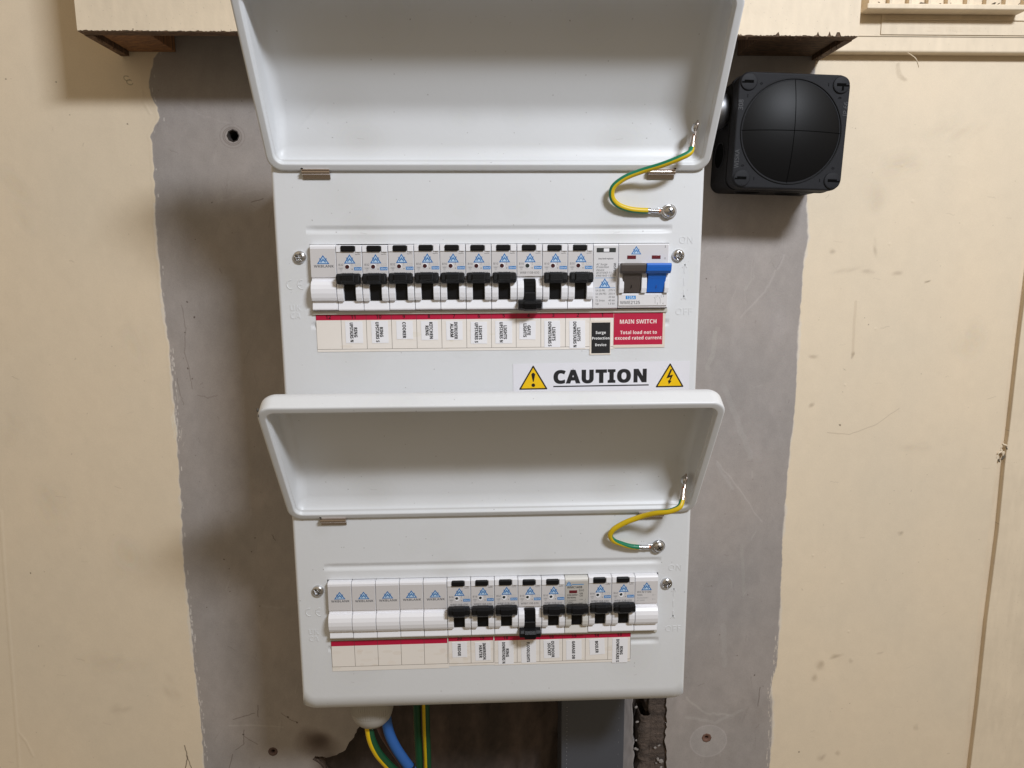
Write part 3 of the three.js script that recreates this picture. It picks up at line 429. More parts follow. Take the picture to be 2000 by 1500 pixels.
  cell('mainfoot', 34.4, 7.6, '#dcdadb', (w, h) => { g.fillStyle = '#2d86cb'; g.fillRect(100, 16, 142, 48); T(g, '125A', 171, 42, 50, '#eef4fa', ''); T(g, 'WME2125', 20, 110, 62, '#77777a', 'bold', 'left'); g.strokeStyle = '#444'; g.lineWidth = 3; for (const o of [0, 72]) { g.beginPath(); g.moveTo(500 + o, 34); g.lineTo(516 + o, 66); g.lineTo(516 + o, 128); g.moveTo(528 + o, 12); g.lineTo(528 + o, 46); g.stroke(); } T(g, '1', 552, 24, 32, '#444'); T(g, '3', 632, 24, 32, '#444'); T(g, '2', 548, 126, 32, '#444'); T(g, '4', 628, 126, 32, '#444'); });
  cell('maintop', 34.4, 13, '#d3d1d2', (w, h) => { logo(g, 236, 80, 100); T(g, 'I', 640, 30, 40, '#555', 'bold'); T(g, '↕', 640, 104, 80, '#555'); T(g, 'O', 640, 196, 36, '#555'); });
    X = 1500; Y = 720;
  const w = 17.0 * S, h = 43.4 * S / 2;                 // the tall surge face is drawn at half scale
  g.save(); g.translate(X, Y); g.scale(.5, .5); g.fillStyle = '#d6d5d7'; g.fillRect(0, 0, w, h * 2);
  T(g, 'Any Red replace', w * .5, 182, 27, '#3a3a3c', 'bold'); let yy = 260; for (const s of ['AC Surge', 'Protection', 'Device', 'IEC61643-11', 'EN61643-11']) { T(g, s, 36, yy, 38, '#303032', 'italic', 'left'); yy += 39; }
  g.save(); g.translate(296, 330); g.rotate(Math.PI / 2); T(g, 'WSPDT2', 0, 0, 46, '#303032', 'bold'); g.restore();
  g.fillStyle = '#1a69ae'; g.fillRect(26, 446, w - 60, 5); logo(g, w * .47, 522, 112); g.fillStyle = '#1a69ae'; g.fillRect(26, 584, w - 60, 5);
  yy = 622; for (const [a, b] of [['Uc (L-N)', '275 V'], ['Uc (N-PE)', '255 V'], ['In', '20 kA'], ['T2 Imax', '40 kA'], ['Up', '1.5 kV']]) { T(g, a, 34, yy, 36, '#303032', '', 'left'); T(g, b, w - 36, yy, 36, '#303032', '', 'right'); yy += 47; }
  g.restore(); cells.surge = [(X + 1) / AW, 1 - (Y + h - 1) / AH, (X + w / 2 - 1) / AW, 1 - (Y + 1) / AH];
});
const printMat = std(0xffffff, 0.42, 0, { map: atlas });
function face(name, w, h, y, z, parent, dx = 0) {
  const g = box(w, h, .12, dx, y, z), p = g.attributes.position, u = g.attributes.uv, [u0, v0, u1, v1] = cells[name];
  for (let i = 0; i < p.count; i++) u.setXY(i, u0 + (u1 - u0) * ((p.getX(i) - dx) / w + .5), v0 + (v1 - v0) * ((p.getY(i) - y) / h + .5));
  return obj('printed_face', g, printMat, parent);
}

// ---------------------------------------------------------------- modules in the two rows
const PITCH = 17.714, MW = 17.35, modX = (i) => -124 + PITCH * (i + .5);
const bodyPts = (bulge) => [[-18, -22.4], [4.4, -22.4], [5.3, -21.9], [5.5, -21.2], [4.5, -16.2], [4.4, -15.6], ...(bulge ? [[6.9, -15.5], [7.9, -13.6], [8.6, -10.5], [8.6, -7.5], [7.8, -4.6], [6.4, -2.7], [5.2, -2.2], [3.9, -2.1]] : [[3.6, -15.4], [3.6, -2.1]]), [3.9, .2], [5.0, .5], [5.0, 21.2], [4.4, 22.2], [3.2, 22.5], [-18, 22.5]];
const shoulder = [[3.0, -15.6], [6.9, -15.5], [7.9, -13.6], [8.6, -10.5], [8.6, -7.5], [7.8, -4.6], [6.4, -2.7], [5.2, -2.2], [3.0, -2.1]];
const bodyGap = bodyPts(false), bodyFull = bodyPts(true);
const slabPts = [[-18, -22.4], [3.8, -22.4], [5, -21.6], [5, 21.6], [4.2, 22.5], [-18, 22.5]];
function handle(down) {                                 // broad black rocker with a ribbed middle
  const prof = (d, h) => [[0, -h * .5], [d * .55, -h * .5], [d, -h * .22], [d, h * .25], [d * .7, h * .46], [d * .3, h * .5], [0, h * .5]];
  const gs = [extrudeX(prof(5.4, 7.2), 16.4, 1.1, 3).translate(0, 0, 7.4), extrudeX(prof(6.6, 7.6), 9.2, .7, 2).translate(0, 0, 7.4)];
  for (let k = 0; k < 4; k++) gs.push(box(8, .45, .8, 0, -1.7 + k * 1.1, 14));
  const g = mergeGeometries(gs.map(prep));
  return down ? g.rotateX(.18).translate(0, -17.6, -1.2) : g.rotateX(-.12).translate(0, -1.4, .6);
}
function stem(down) { return down ? [box(8.0, 15, 3.2, 0, -8.6, 4.2, .5), box(7.6, .7, .6, 0, -6, 6), box(7.6, .7, .6, 0, -3.6, 6), box(8.6, 6, 4, 0, -13.4, 6.4, .8)] : [box(8.0, 13.2, 2.6, 0, -8.6, 4.0, .4), box(7.6, .7, .7, 0, -7.6, 5.4), box(7.6, .6, .6, 0, -9, 5.2), box(7.6, .6, .6, 0, -13, 5.2)]; }
function breaker(name, x, y, kind, down, led, label, category, group) {
  const t = thing(name, label, category, [x, y, 0], group), m = kind === 'mcb' ? plasticOld : plasticWhite;
  obj('body', [extrudeX(bodyGap, MW, .25), extrudeX(shoulder, 4.5, .45, 3).translate(-6.4, 0, 0), extrudeX(shoulder, 4.5, .45, 3).translate(6.4, 0, 0)], m, t);
  const tg = obj('toggle', [handle(down)], black, t); obj('toggle_stem', stem(down), black, t);
  if (kind === 'mcb') { face('mcb', 16.8, 19.2, 10.3, 5.02, t); obj('indicator', box(6, 2.3, .5, -2.6, 11.6, 5.12, .2), redLens, t); }
  else {
    face(kind, 16.8, 17.0, 9.1, 5.02, t);
    obj('test_button', [box(9.6, 4.2, 3.2, -.6, 20.0, 5.0, .9), box(9, .5, .5, -.6, 20.8, 6.5), box(9, .5, .5, -.6, 19.2, 6.5)], black, t);
    obj('button_frame', [box(3.2, 4.6, .9, -7, 20, 5.3, .3), box(4, 4.6, .9, 6.5, 20, 5.3, .3)], m, t);
    const ring = obj('indicator', [new THREE.TorusGeometry(1.6, .35, 8, 24).scale(1, 1, .5).translate(-1.5, 7.7, 5.1)], m, t);
    const low = y < -100;                              // in the lower row the lamp wells are seen from above, their lit lower wall painted as a pale crescent
    obj('lens', new THREE.CylinderGeometry(low ? 1.1 : 1.5, low ? 1.1 : 1.5, .3, 20).rotateX(Math.PI / 2).translate(low ? -1.75 : -1.55, low ? 8.1 : 7.75, 5.1), led, ring);
    obj('well', new THREE.CylinderGeometry(1.6, 1.6, .2, 20).rotateX(Math.PI / 2).translate(-1.5, 7.7, 5.05), low ? m : led, ring);
  }
  return t;
}
function blank(x, y, label, group, kind = 'blank') {
  const t = thing(kind === 'blank' ? 'blanking_module' : 'connector_module', label, kind === 'blank' ? 'blanking module' : 'connector module', [x, y, 0], group);
  obj('body', extrudeX(bodyFull, MW, .25), plasticWhite, t);
  kind === 'blank' ? face('blank', 17.0, 19.0, 10.2, 5.02, t) : face('connector', 17.0, 17.6, 9.4, 5.02, t);
  return t;
}
const G1 = 'breakers in the upper row', G2 = 'breakers in the lower row', GB = 'blanking modules in the lower row';
blank(modX(0), .2, 'white blanking module at the left end of the upper row');
const upper = [['B32', 'RING UPSTAIRS N'], ['B32', 'RING UPSTAIRS S'], ['B32', 'COOKER'], ['B32', 'KITCHEN RING'], ['B16', 'INTRUDER ALARM'], ['B10', 'LIGHTS UPSTAIRS S'], ['B10', 'LIGHTS UPSTAIRS N'], ['B10', 'GATE LIGHTS'], ['B10', 'LIGHTS DOWNSTAIRS S'], ['B10', 'LIGHTS DOWNSTAIRS N']];
upper.forEach(([k, n], i) => breaker('circuit_breaker', modX(i + 1), rr(-.2, .25), k, n === 'GATE LIGHTS', n === 'GATE LIGHTS' ? ledGreen : ledDark, n === 'GATE LIGHTS' ? 'white circuit breaker with its black toggle down, above the GATE LIGHTS label' : `white circuit breaker with black toggle up, above the ${n} label`, 'circuit breaker', G1));
const order = ['leftmost', 'second from left', 'middle', 'fourth from left', 'rightmost'];
for (let i = 0; i < 5; i++) blank(modX(i), -ROW + rr(-.2, .2), `white blanking module, ${order[i]} of the five in the lower row`, GB);
const lower = [['B16', 'FRIDGE'], ['B16', 'IMMERSION HEATER'], ['B32', 'RING DOWNSTAIRS N'], ['B10', 'FLOODLIGHTS'], ['B16', 'OUTDOOR SOCKET'], ['mcb', 'GARAGE DB'], ['B16', 'BOILER'], ['B32', 'RING DOWNSTAIRS S']];
lower.forEach(([k, n], i) => breaker('circuit_breaker', modX(i + 5), -ROW + rr(-.3, .35), k, n === 'FLOODLIGHTS', ledGreen, n === 'FLOODLIGHTS' ? 'white circuit breaker with its black toggle down, above the FLOODLIGHTS label' : k === 'mcb' ? 'older beige-grey circuit breaker above the GARAGE DB label' : `white circuit breaker with black toggle up, above the ${n} label`, 'circuit breaker', G2));
blank(modX(13), -ROW + .3, 'white connector module marked 100A at the right end of the lower row', undefined, 'connector');
{
  const t = thing('surge_protector', 'slim flat-faced white surge protector between a breaker and the main switch', 'surge protector', [modX(11), 0, 0]);
  obj('body', extrudeX(slabPts, MW, .3), plasticWhite, t); face('surge', 17, 43.0, -.2, 5.02, t);
  const w = obj('status_window', box(13.4, 3.0, .5, .2, 18.2, 5.1, .2), smoked, t); obj('flag', box(3.8, 2.3, .3, .3, 18.2, 5.3), plasticWhite, w);
}
{
  const t = thing('main_switch', 'double-width main switch with one brown and one blue rocker', 'main switch', [(modX(12) + modX(13)) / 2, 0, 0]);
  const pts = [[-18, -22.0], [4.4, -22.0], [5, -21.4], [5.4, -12], [5, -11.6], [3, -11.4], [3, 8.6], [5, 9], [5, 21.6], [4.2, 22.5], [-18, 22.5]];
  const rib = [[2, -11.6], [7.6, -11.3], [8.6, -8], [8.8, -2], [8.2, 4], [6.6, 8.4], [2, 9]];
  obj('body', [extrudeX(pts, 35.2, .3), extrudeX(rib, 3.4, .4).translate(-15.8, 0, 0), extrudeX(rib, 3.8, .4).translate(0, 0, 0), extrudeX(rib, 3.2, .4).translate(15.9, 0, 0)], plasticWhite, t);
  face('maintop', 34.4, 12.6, 15.5, 5.02, t); face('mainfoot', 34.4, 7.6, -16.6, 5.3, t).rotation.x = -.03;
  const bar = [[0, -3.2], [4.5, -3.4], [6.4, -1.6], [7.2, 2.2], [6.4, 3.6], [3.5, 3.6], [0, 2.6]];
  for (const [x, m, n] of [[-8.9, brownPlastic, 'brown'], [8.7, bluePlastic, 'blue']]) {
    const rk = obj('rocker', [extrudeX(bar, 17.4, .6, 2).translate(x, 5.6, 8), extrudeX([[2, -11.2], [6.2, -11], [9.2, -2], [12, 4], [12, 6], [4, 6]], 12.6, .3).translate(x, 0, 0), ...[0, 1, 2].map((k) => box(16.6, .4, .6, x, 6.4 + k * .8, 14.7 - k * .35))], m, t);
    rk.userData.label = n + ' rocker'; rk.name = 'rocker';
    obj('rocker_mark', box(.5, 2.6, .3, x, -6.6, 7.75).rotateX(0), n === 'blue' ? std(C(.02, .06, .3), .5) : blackHole, rk);
    obj('indicator', box(6.2, 2.5, .5, x + (n === 'blue' ? 0 : .3), 13.2, 5.1, .25), redLens, t);
  }
}

// ---------------------------------------------------------------- stickers
function stickerMat(wmm, hmm, k, draw, rough = 0.5) { return std(0xffffff, rough, 0, { map: canvasTex(Math.round(wmm * k), Math.round(hmm * k), (g, w, h) => { g.save(); g.scale(k, k); draw(g, wmm, hmm); g.restore(); }) }); }
function sticker(name, mat, w, h, x, y, z, rot, label, category, group, uvr) {
  const t = .16, g = box(w, h, t, 0, 0, 0), p = g.attributes.position, u = g.attributes.uv, [u0, v0, u1, v1] = uvr ?? [0, 0, 1, 1];
  for (let i = 0; i < p.count; i++) u.setXY(i, u0 + (u1 - u0) * Math.min(.999, Math.max(.001, p.getX(i) / w + .5)), v0 + (v1 - v0) * Math.min(.999, Math.max(.001, p.getY(i) / h + .5)));
  const m = obj(name, g, mat); m.position.set(x * MM, y * MM, z * MM); m.rotation.z = rot; return tag(m, label, category, group);
}
const RED = '#b80f3c', PAPER = '#ece6df', LINE = '#4a4038';
const strip = (n, first, red, h, bottom, pitch, labels) => (g, w) => {
  g.fillStyle = PAPER; g.fillRect(0, 0, w, h); g.fillStyle = RED; g.fillRect(0, .2, n * pitch, red); g.strokeStyle = LINE; g.lineWidth = .22;
  for (let i = 0; i <= n; i++) { g.beginPath(); g.moveTo(Math.max(.15, i * pitch), .2); g.lineTo(Math.max(.15, i * pitch), bottom); g.stroke(); }
  g.beginPath(); g.moveTo(0, bottom); g.lineTo(n * pitch, bottom); g.moveTo(0, .2); g.lineTo(n * pitch, .2); g.stroke();
  g.globalAlpha = .5; for (let i = 0; i < 26; i++) { g.fillStyle = `rgba(190,165,130,${rr(.05, .2)})`; g.beginPath(); g.ellipse(rr(0, w), rr(red + 2, h), rr(1, 5), rr(.5, 2), 0, 0, 7); g.fill(); } g.globalAlpha = 1;
  if (labels) for (let i = 0; i < n; i++) T(g, String(first - i), (i + .5) * pitch, red * .55 + .1, 3.6, '#1c0508', 'bold');
};
sticker('number_strip', stickerMat(211, 26.4, 9, strip(12, 12, 3.9, 26.4, 24.6, 17.54, true)), 211, 26.4, -17.6, -38.4, .25, .001, 'cream and red strip numbered 12 to 1 under the upper row', 'label strip');
sticker('number_strip', stickerMat(106, 24.6, 9, strip(6, 18 + 0, 3.9, 24.6, 22.6, 17.62, true)), 105.4, 24.6, 52.4, -283.9, .27, .004, 'cream and red strip numbered from 18 to 13 at lower right', 'label strip');
sticker('number_strip', stickerMat(36.2, 24.6, 9, strip(2, 20, 3.9, 24.6, 22.6, 17.62, true)), 35.4, 24.6, -17.9, -283.7, .26, .003, 'short cream and red strip numbered 20 and 19 in the lower row', 'label strip');
sticker('blank_strip', stickerMat(89, 25, 9, strip(5, 0, 4.1, 25, 21.4, 17.6, false)), 89, 25, -79.9, -285.2, .25, .004, 'cream strip with plain red top under the five blanking modules', 'label strip');
sticker('main_switch_sticker', stickerMat(37.2, 25.2, 16, (g, w, h) => { g.fillStyle = '#ded3c6'; g.fillRect(0, 0, w, h); g.fillStyle = RED; g.fillRect(.2, .3, 35.2, 22.7); T(g, 'MAIN SWITCH', 17.7, 6.4, 4.0, '#f0e2dc', 'bold'); T(g, 'Total load not to', 18.2, 14.4, 3.35, '#f0e2dc', 'bold'); T(g, 'exceed rated current', 18, 18.3, 3.35, '#f0e2dc', 'bold'); }), 37.2, 25.2, 105.4, -38.1, .45, .004, 'red MAIN SWITCH sticker warning about the total load', 'sticker');
sticker('surge_sticker', stickerMat(15.2, 24.8, 20, (g, w, h) => { g.fillStyle = '#e3dace'; g.fillRect(0, 0, w, h); g.fillStyle = '#17171a'; g.fillRect(1.3, 1.5, 13.4, 22.2); T(g, 'Surge', 8, 8.2, 2.75, '#eee', 'bold'); T(g, 'Protection', 8, 13.2, 2.55, '#eee', 'bold'); T(g, 'Device', 8, 18, 2.6, '#eee', 'bold'); }), 15.2, 24.6, 77.4, -43.3, .45, .006, 'black sticker with white rim reading Surge Protection Device', 'sticker');
sticker('caution_sticker', stickerMat(128, 30, 12, (g, w, h) => {
  g.fillStyle = '#e2e2e8'; g.fillRect(0, 0, w, h);
  const tri = (x, y) => { g.beginPath(); g.moveTo(x, y); g.lineTo(x + 9.6, y + 16.4); g.lineTo(x - 9.6, y + 16.4); g.closePath(); g.fillStyle = '#efc105'; g.strokeStyle = '#18120c'; g.lineWidth = 1; g.lineJoin = 'round'; g.fill(); g.stroke(); };
  tri(14.6, 2.1); tri(113.6, 2.1); g.fillStyle = '#18120c';
  g.beginPath(); g.moveTo(13.2, 7.9); g.quadraticCurveTo(14.6, 5.7, 16, 7.9); g.lineTo(14.9, 13.3); g.lineTo(14.3, 13.3); g.closePath(); g.fill(); g.beginPath(); g.arc(14.6, 15.8, 1.3, 0, 7); g.fill();
  g.beginPath(); for (const [i, [x, y]] of [[114, 5.8], [115.3, 5.8], [113.4, 10.4], [116, 9.8], [114, 14.2], [115, 14.4], [113, 16.9], [112.2, 13.9], [113.1, 14.1], [114.1, 11.6], [111.1, 12.4]].entries()) i ? g.lineTo(x, y) : g.moveTo(x, y); g.closePath(); g.fill();
  g.save(); g.translate(63.6, 9.6); g.font = `bold 12.6px ${SANS}`; g.letterSpacing = '0.8px'; g.textAlign = 'center'; g.textBaseline = 'middle'; const wd = g.measureText('CAUTION').width; g.scale(69.5 / wd, 1); g.fillStyle = '#1d1d20'; g.strokeStyle = '#1d1d20'; g.lineWidth = .95; g.lineJoin = 'miter'; g.fillText('CAUTION', 0, .5); g.strokeText('CAUTION', 0, .5); g.restore();
  g.fillStyle = '#1d1d20'; g.fillRect(29, 16.6, 69.3, .9);
}, .35), 128, 30, 79, -76.2, .2, .006, 'white CAUTION sticker with two yellow warning triangles', 'sticker');
{
  const KX = 24, defs = [['RING', 'UPSTAIRS N', -96.9, -30.4, 12.1, 15.2], ['RING', 'UPSTAIRS S', -78.9, -30.1, 11.8, 15.6], ['COOKER', '', -61.5, -30.3, 11.5, 12.7], ['KITCHEN', 'RING', -44, -30.4, 11.9, 13.4], ['INTRUDER', 'ALARM', -26.5, -30.6, 11.6, 13.4], ['LIGHTS', 'UPSTAIRS S', -9.2, -31.1, 11.6, 15.7], ['LIGHTS', 'UPSTAIRS N', 8.4, -30.8, 12, 16], ['GATE', 'LIGHTS', 25.3, -31, 11.6, 13.1], ['LIGHTS', 'DOWNSTAIRS S', 43, -30.8, 11.3, 19], ['LIGHTS', 'DOWNSTAIRS N', 60.9, -30.9, 11.3, 19.8],
    ['FRIDGE', '', -27, -276.3, 11.3, 12.6], ['IMMERSION', 'HEATER', -9.2, -276.8, 11.8, 15.2], ['RING', 'DOWNSTAIRS N', 8.5, -276.4, 11.8, 19.3], ['FLOODLIGHTS', '', 26, -276.9, 11.4, 18], ['OUTDOOR', 'SOCKET', 43.6, -276.5, 11.9, 15], ['GARAGE DB', '', 61, -277, 11.9, 16.3], ['BOILER', '', 79, -276.6, 11.7, 12.9], ['RING', 'DOWNSTAIRS S', 96.8, -276.3, 12, 20.5]];
  const AW = 2048, AH = 1500, uvs = [];
  const tex = canvasTex(AW, AH, (g) => {
    g.fillStyle = '#fff'; g.fillRect(0, 0, AW, AH);
    defs.forEach(([a, b, , , w, h], i) => {
      const X = (i % 6) * 330, Y = Math.floor(i / 6) * 498;
      g.save(); g.translate(X, Y); g.scale(KX, KX); g.fillStyle = '#efeff3'; g.fillRect(0, 0, w, h);
      g.translate(w / 2, h / 2); g.rotate(Math.PI / 2); const f = 2.9; const len = (s) => { g.font = `bold ${f}px ${SANS}`; return g.measureText(s).width; };
      const put = (s, y) => { const l = len(s), k = Math.min(1, (h - 1.2) / l); g.save(); g.scale(k, 1.05); T(g, s, 0, y, f, '#121214', 'bold'); g.strokeStyle = '#121214'; g.lineWidth = .16; g.strokeText(s, 0, y); g.restore(); };
      if (b) { put(a, -1.5); put(b, 1.2); } else put(a, -.2);
      g.restore(); uvs.push([X / AW, 1 - (Y + h * KX) / AH, (X + w * KX) / AW, 1 - Y / AH]);
    });
  });
  const lm = std(0xffffff, .5, 0, { map: tex }), rots = [.004, .012, 0, .014, .006, -.006, .004, -.012, .01, .018, .016, .016, .006, .01, .03, .012, .06, .004];
  defs.forEach(([a, b, x, top, w, h], i) => sticker('circuit_label', lm, w, h, x, top - h / 2, .47, rots[i], `small white paper label reading ${(a + ' ' + b).trim() === 'COOKER' ? 'COOKER' : b && !/^(UPSTAIRS|DOWNSTAIRS)/.test(b) ? a + ' ' + b : (a + ' ' + b).trim()} on the number strip`, 'circuit label', i < 10 ? 'circuit labels under the upper row' : 'circuit labels under the lower row', uvs[i]));
}

// ---------------------------------------------------------------- earth wires between lids and cover
const stripe = (frac, off = 0) => { const t = dataTex(8, 128, (x, y) => { const v = ((y / 128) + off) % 1, s = v < frac ? 1 : 0; return s ? [12, 118, 84] : [214, 182, 20]; }, true); return std(0xffffff, 0.42, 0, { map: t }); };
function tube(pts, r, seg = 80, twist = 0, rad = 14) {
  const c = new THREE.CatmullRomCurve3(pts.map((p) => new THREE.Vector3(...p))), g = new THREE.TubeGeometry(c, seg, r, rad);
  if (twist) { const u = g.attributes.uv; for (let i = 0; i < u.count; i++) u.setY(i, u.getY(i) + twist * u.getX(i)); }
  return g;
}
function earthWire(pts, lug, dir, scr, mat, label, twist) {
  const t = thing('earth_wire', label, 'earth wire', scr), L = (g) => g.translate(-scr[0], -scr[1], -scr[2]);
  obj('insulation', L(tube(pts, 2.0, 120, twist)), mat, t);
  // crimped ring terminal at the cover screw
  const p = pts[pts.length - 1], ang = Math.atan2(scr[1] - p[1], scr[0] - p[0]);
  const crimp = (m4) => [new THREE.CylinderGeometry(2.0, 1.9, 3, 14).rotateZ(-Math.PI / 2).translate(.5, 0, 0), new THREE.CylinderGeometry(1.6, 1.4, 5, 14).rotateZ(-Math.PI / 2).translate(5, 0, 0), box(6, 4.2, .7, 10, 0, -.4, .3), new THREE.TorusGeometry(3.6, 1.2, 6, 24).scale(1, 1, .4).translate(14.4, 0, -.4)].map((g) => g.applyMatrix4(m4));
  const m1 = new THREE.Matrix4().makeRotationZ(ang).setPosition(p[0], p[1], p[2]);
  const a = obj('ring_terminal', crimp(m1).map(L), steel, t);
  obj('copper_strand', L(new THREE.SphereGeometry(1.1, 10, 8).scale(1.3, 1, .7).applyMatrix4(new THREE.Matrix4().makeTranslation(8.1, 0, .2)).applyMatrix4(m1)), copper, a);
  // and the one on the lid's side wall
  const q = pts[0], d = new THREE.Vector3(lug[0] - q[0], lug[1] - q[1], lug[2] - q[2]).normalize(), side = new THREE.Vector3(-1, 0, 0), up = new THREE.Vector3().crossVectors(side, d).normalize(), nn = new THREE.Vector3().crossVectors(d, up);
  const m2 = new THREE.Matrix4().makeBasis(d, up, nn).setPosition(q[0], q[1], q[2]);
  const b = obj('ring_terminal', crimp(new THREE.Matrix4().copy(m2).scale(new THREE.Vector3(1, 1.25, 1.25))).map(L), nickel, t);
  obj('copper_strand', L(new THREE.SphereGeometry(1.1, 10, 8).scale(1.3, 1, .7).applyMatrix4(new THREE.Matrix4().makeTranslation(8.1, 0, .2)).applyMatrix4(m2)), copper, b);
  obj('screw', L(new THREE.SphereGeometry(3.3, 16, 10).scale(1, 1, .7).applyMatrix4(new THREE.Matrix4().makeTranslation(14.4, 0, 0)).applyMatrix4(m2)), steel, b);
  const cross = Math.PI * .2;
  obj('earth_screw', [L(new THREE.LatheGeometry([[0, 2.9], [1.4, 2.8], [2.8, 2.2], [3.9, 1.2], [4.4, .2], [4.4, -.6]].map((v) => new THREE.Vector2(...v)), 28).rotateX(Math.PI / 2).translate(scr[0], scr[1], 1.6)), L(new THREE.CylinderGeometry(5, 5, .7, 28).rotateX(Math.PI / 2).translate(scr[0], scr[1], .6))], steel, t);
  obj('screw_cross', [L(box(4.6, .9, .5, 0, 0, 0).rotateZ(cross).translate(scr[0], scr[1], 4.3)), L(box(.9, 4.6, .5, 0, 0, 0).rotateZ(cross).translate(scr[0], scr[1], 4.3))], std(C(.12, .12, .13), .4, 1), t);
}
earthWire([[133.6, 85, 18], [131.5, 81, 21], [125, 77.6, 21], [113.5, 73.4, 17], [101.6, 70.2, 12], [90, 65.6, 9], [83.2, 59.6, 7], [83.2, 53.4, 5.5], [87.2, 49, 4.4], [95, 46, 3.6], [103, 45, 3], [108.6, 44.8, 2.8]], [137, 100, 12], null, [124.3, 44.4, 0], stripe(.36, .55), 'green and yellow earth wire from the upper lid to the cover', .0);
earthWire([[135, -157.4, 22], [132.4, -162, 25], [126.2, -165.6, 24], [116.6, -168.8, 19], [107.5, -173.6, 13], [95.5, -180.0, 9], [88, -186, 7], [86.5, -190.6, 6], [89.2, -194.8, 5], [96, -198.2, 4], [103, -200.6, 3.2], [108.8, -201.4, 2.8]], [138, -146, 14], null, [124.3, -201.8, 0], stripe(.3, .62), 'mostly yellow earth wire from the lower lid to the cover', .5);

// ---------------------------------------------------------------- black junction box, upper right
{
  const t = thing('junction_box', 'black square plastic junction box with a domed round lid', 'junction box', [231.2, 107.4, WZ]); t.rotation.z = -.03; t.scale.set(1.012, 1, 1.13);
  const rsq = (w, r) => { const s = new THREE.Shape(), a = w / 2; s.moveTo(-a + r, -a); s.lineTo(a - r, -a); s.absarc(a - r, -a + r, r, -Math.PI / 2, 0); s.lineTo(a, a - r); s.absarc(a - r, a - r, r, 0, Math.PI / 2); s.lineTo(-a + r, a); s.absarc(-a + r, a - r, r, Math.PI / 2, Math.PI); s.lineTo(-a, -a + r); s.absarc(-a + r, -a + r, r, Math.PI, Math.PI * 1.5); return s; };
  const ex = (w, r, z0, z1, bv) => new THREE.ExtrudeGeometry(rsq(w - 0, r), { depth: z1 - z0 - 2 * bv, bevelEnabled: true, bevelSize: bv, bevelOffset: -bv, bevelThickness: bv, bevelSegments: 3, curveSegments: 8 }).translate(0, 0, z0 + bv);
  obj('body', [ex(84, 8, 0, 36, 1), ex(86, 8.5, 33, 37, .6)], blackBody, t);
  const lid = obj('lid', ex(85.4, 9, 37.2, 49.6, 1.4), blackMatte, t);
  const R = 38.6, rise = 6.2, Rs = (R * R + rise * rise) / (2 * rise);
  const pts = []; for (let k = 0; k <= 24; k++) { const r = R * (1 - k / 24); pts.push(new THREE.Vector2(r, Math.sqrt(Rs * Rs - r * r) - (Rs - rise))); } pts.unshift(new THREE.Vector2(R, -1)); 
  obj('dome', [new THREE.LatheGeometry(pts.reverse(), 72).rotateX(Math.PI / 2).translate(0, 0, 49.2), new THREE.TorusGeometry(R, .5, 6, 72).translate(0, 0, 49.7)], blackMatte, t).material = dull(C(0.005, 0.005, 0.0055), 0.46, .42, { bumpMap: orange, bumpScale: 0.00002 });
  const seam = (ax) => { const c = []; for (let k = 0; k <= 30; k++) { const s = -R + 2 * R * k / 30, z = 49.2 + Math.sqrt(Rs * Rs - s * s) - (Rs - rise); c.push(new THREE.Vector3(ax ? 0 : s, ax ? s : 0, z)); } return new THREE.TubeGeometry(new THREE.CatmullRomCurve3(c), 40, .28, 6); };
  obj('seam', [seam(0), seam(1)], blackHole, t);
  const sc = 35.2;
  for (const [sx, sy, rot] of [[-1, 1, 0], [1, 1, -.1], [-1, -1, 0], [1, -1, 0]]) {
    const s = obj('corner_screw', new THREE.LatheGeometry([[0, 1.1], [5.6, 1.1], [6.4, .5], [6.5, -.6]].map((v) => new THREE.Vector2(...v)), 32).rotateX(Math.PI / 2).translate(sx * sc, sy * sc, 49.6), blackMatte, t);
    obj('slot', [box(7, 2, .3, sx * sc - .2, sy * sc, 50.78), box(3.4, 1, .3, sx * sc + sx * 3.8, sy * sc - .6, 50.77), ...(sx > 0 && sy > 0 ? [box(1.4, 5, .3, sx * sc + 1, sy * sc - 1.6, 50.76)] : [])], blackHole, s);
    obj('arrow_mark', new THREE.ConeGeometry(.9, 1.6, 3).rotateZ(sy > 0 ? Math.PI : 0).scale(1, 1, .2).translate(sx * sc, sy * (sc + 4.6) - (sx > 0 && sy > 0 ? 9.4 : 0), 50.6), blackHole, s);
    obj('raised_lettering', [text('0', 2, .3, fontR).rotateZ(1.57).translate(sx * (sc - (sx < 0 && sy > 0 ? 9.6 : 0)), sy * sc - sy * (sx < 0 && sy > 0 ? 1 : 9.3), 49.5), text('I', 2, .3, fontR).translate(sx * (sc - 9.6 + (sx < 0 && sy > 0 ? 9.6 : 0)), sy * sc - (sx < 0 && sy > 0 ? 10 : 0), 49.5)], blackHole, lid);
  }
  const mk = (s, x, y, r) => obj('raised_lettering', text(s, 3.4, .35, fontR).rotateZ(r).translate(x, y, 49.5), std(C(.05, .051, .056), .5), lid);
  mk('308', -40, 18.5, Math.PI / 2); mk('IP 66', 40.2, 18, Math.PI / 2); mk('WISKA', -40, -21, Math.PI / 2);
  for (const [x, y, ry] of [[-42.2, -14, 1], [-42.2, 16, 1]]) obj('knockout', new THREE.TorusGeometry(10, .5, 8, 36).rotateY(Math.PI / 2).translate(x, y, 18), blackMatte, t), obj('knockout_disc', new THREE.CylinderGeometry(9.6, 9.6, .4, 36).rotateZ(Math.PI / 2).translate(x + .1, y, 18), blackHole, t);
  for (const x of [-17, 16]) { obj('knockout', new THREE.TorusGeometry(10, .5, 8, 36).rotateX(Math.PI / 2).translate(x, -42.2, 18), blackMatte, t); obj('knockout_disc', new THREE.CylinderGeometry(9.6, 9.6, .4, 36).translate(x, -42.1, 18), blackHole, t); }
}
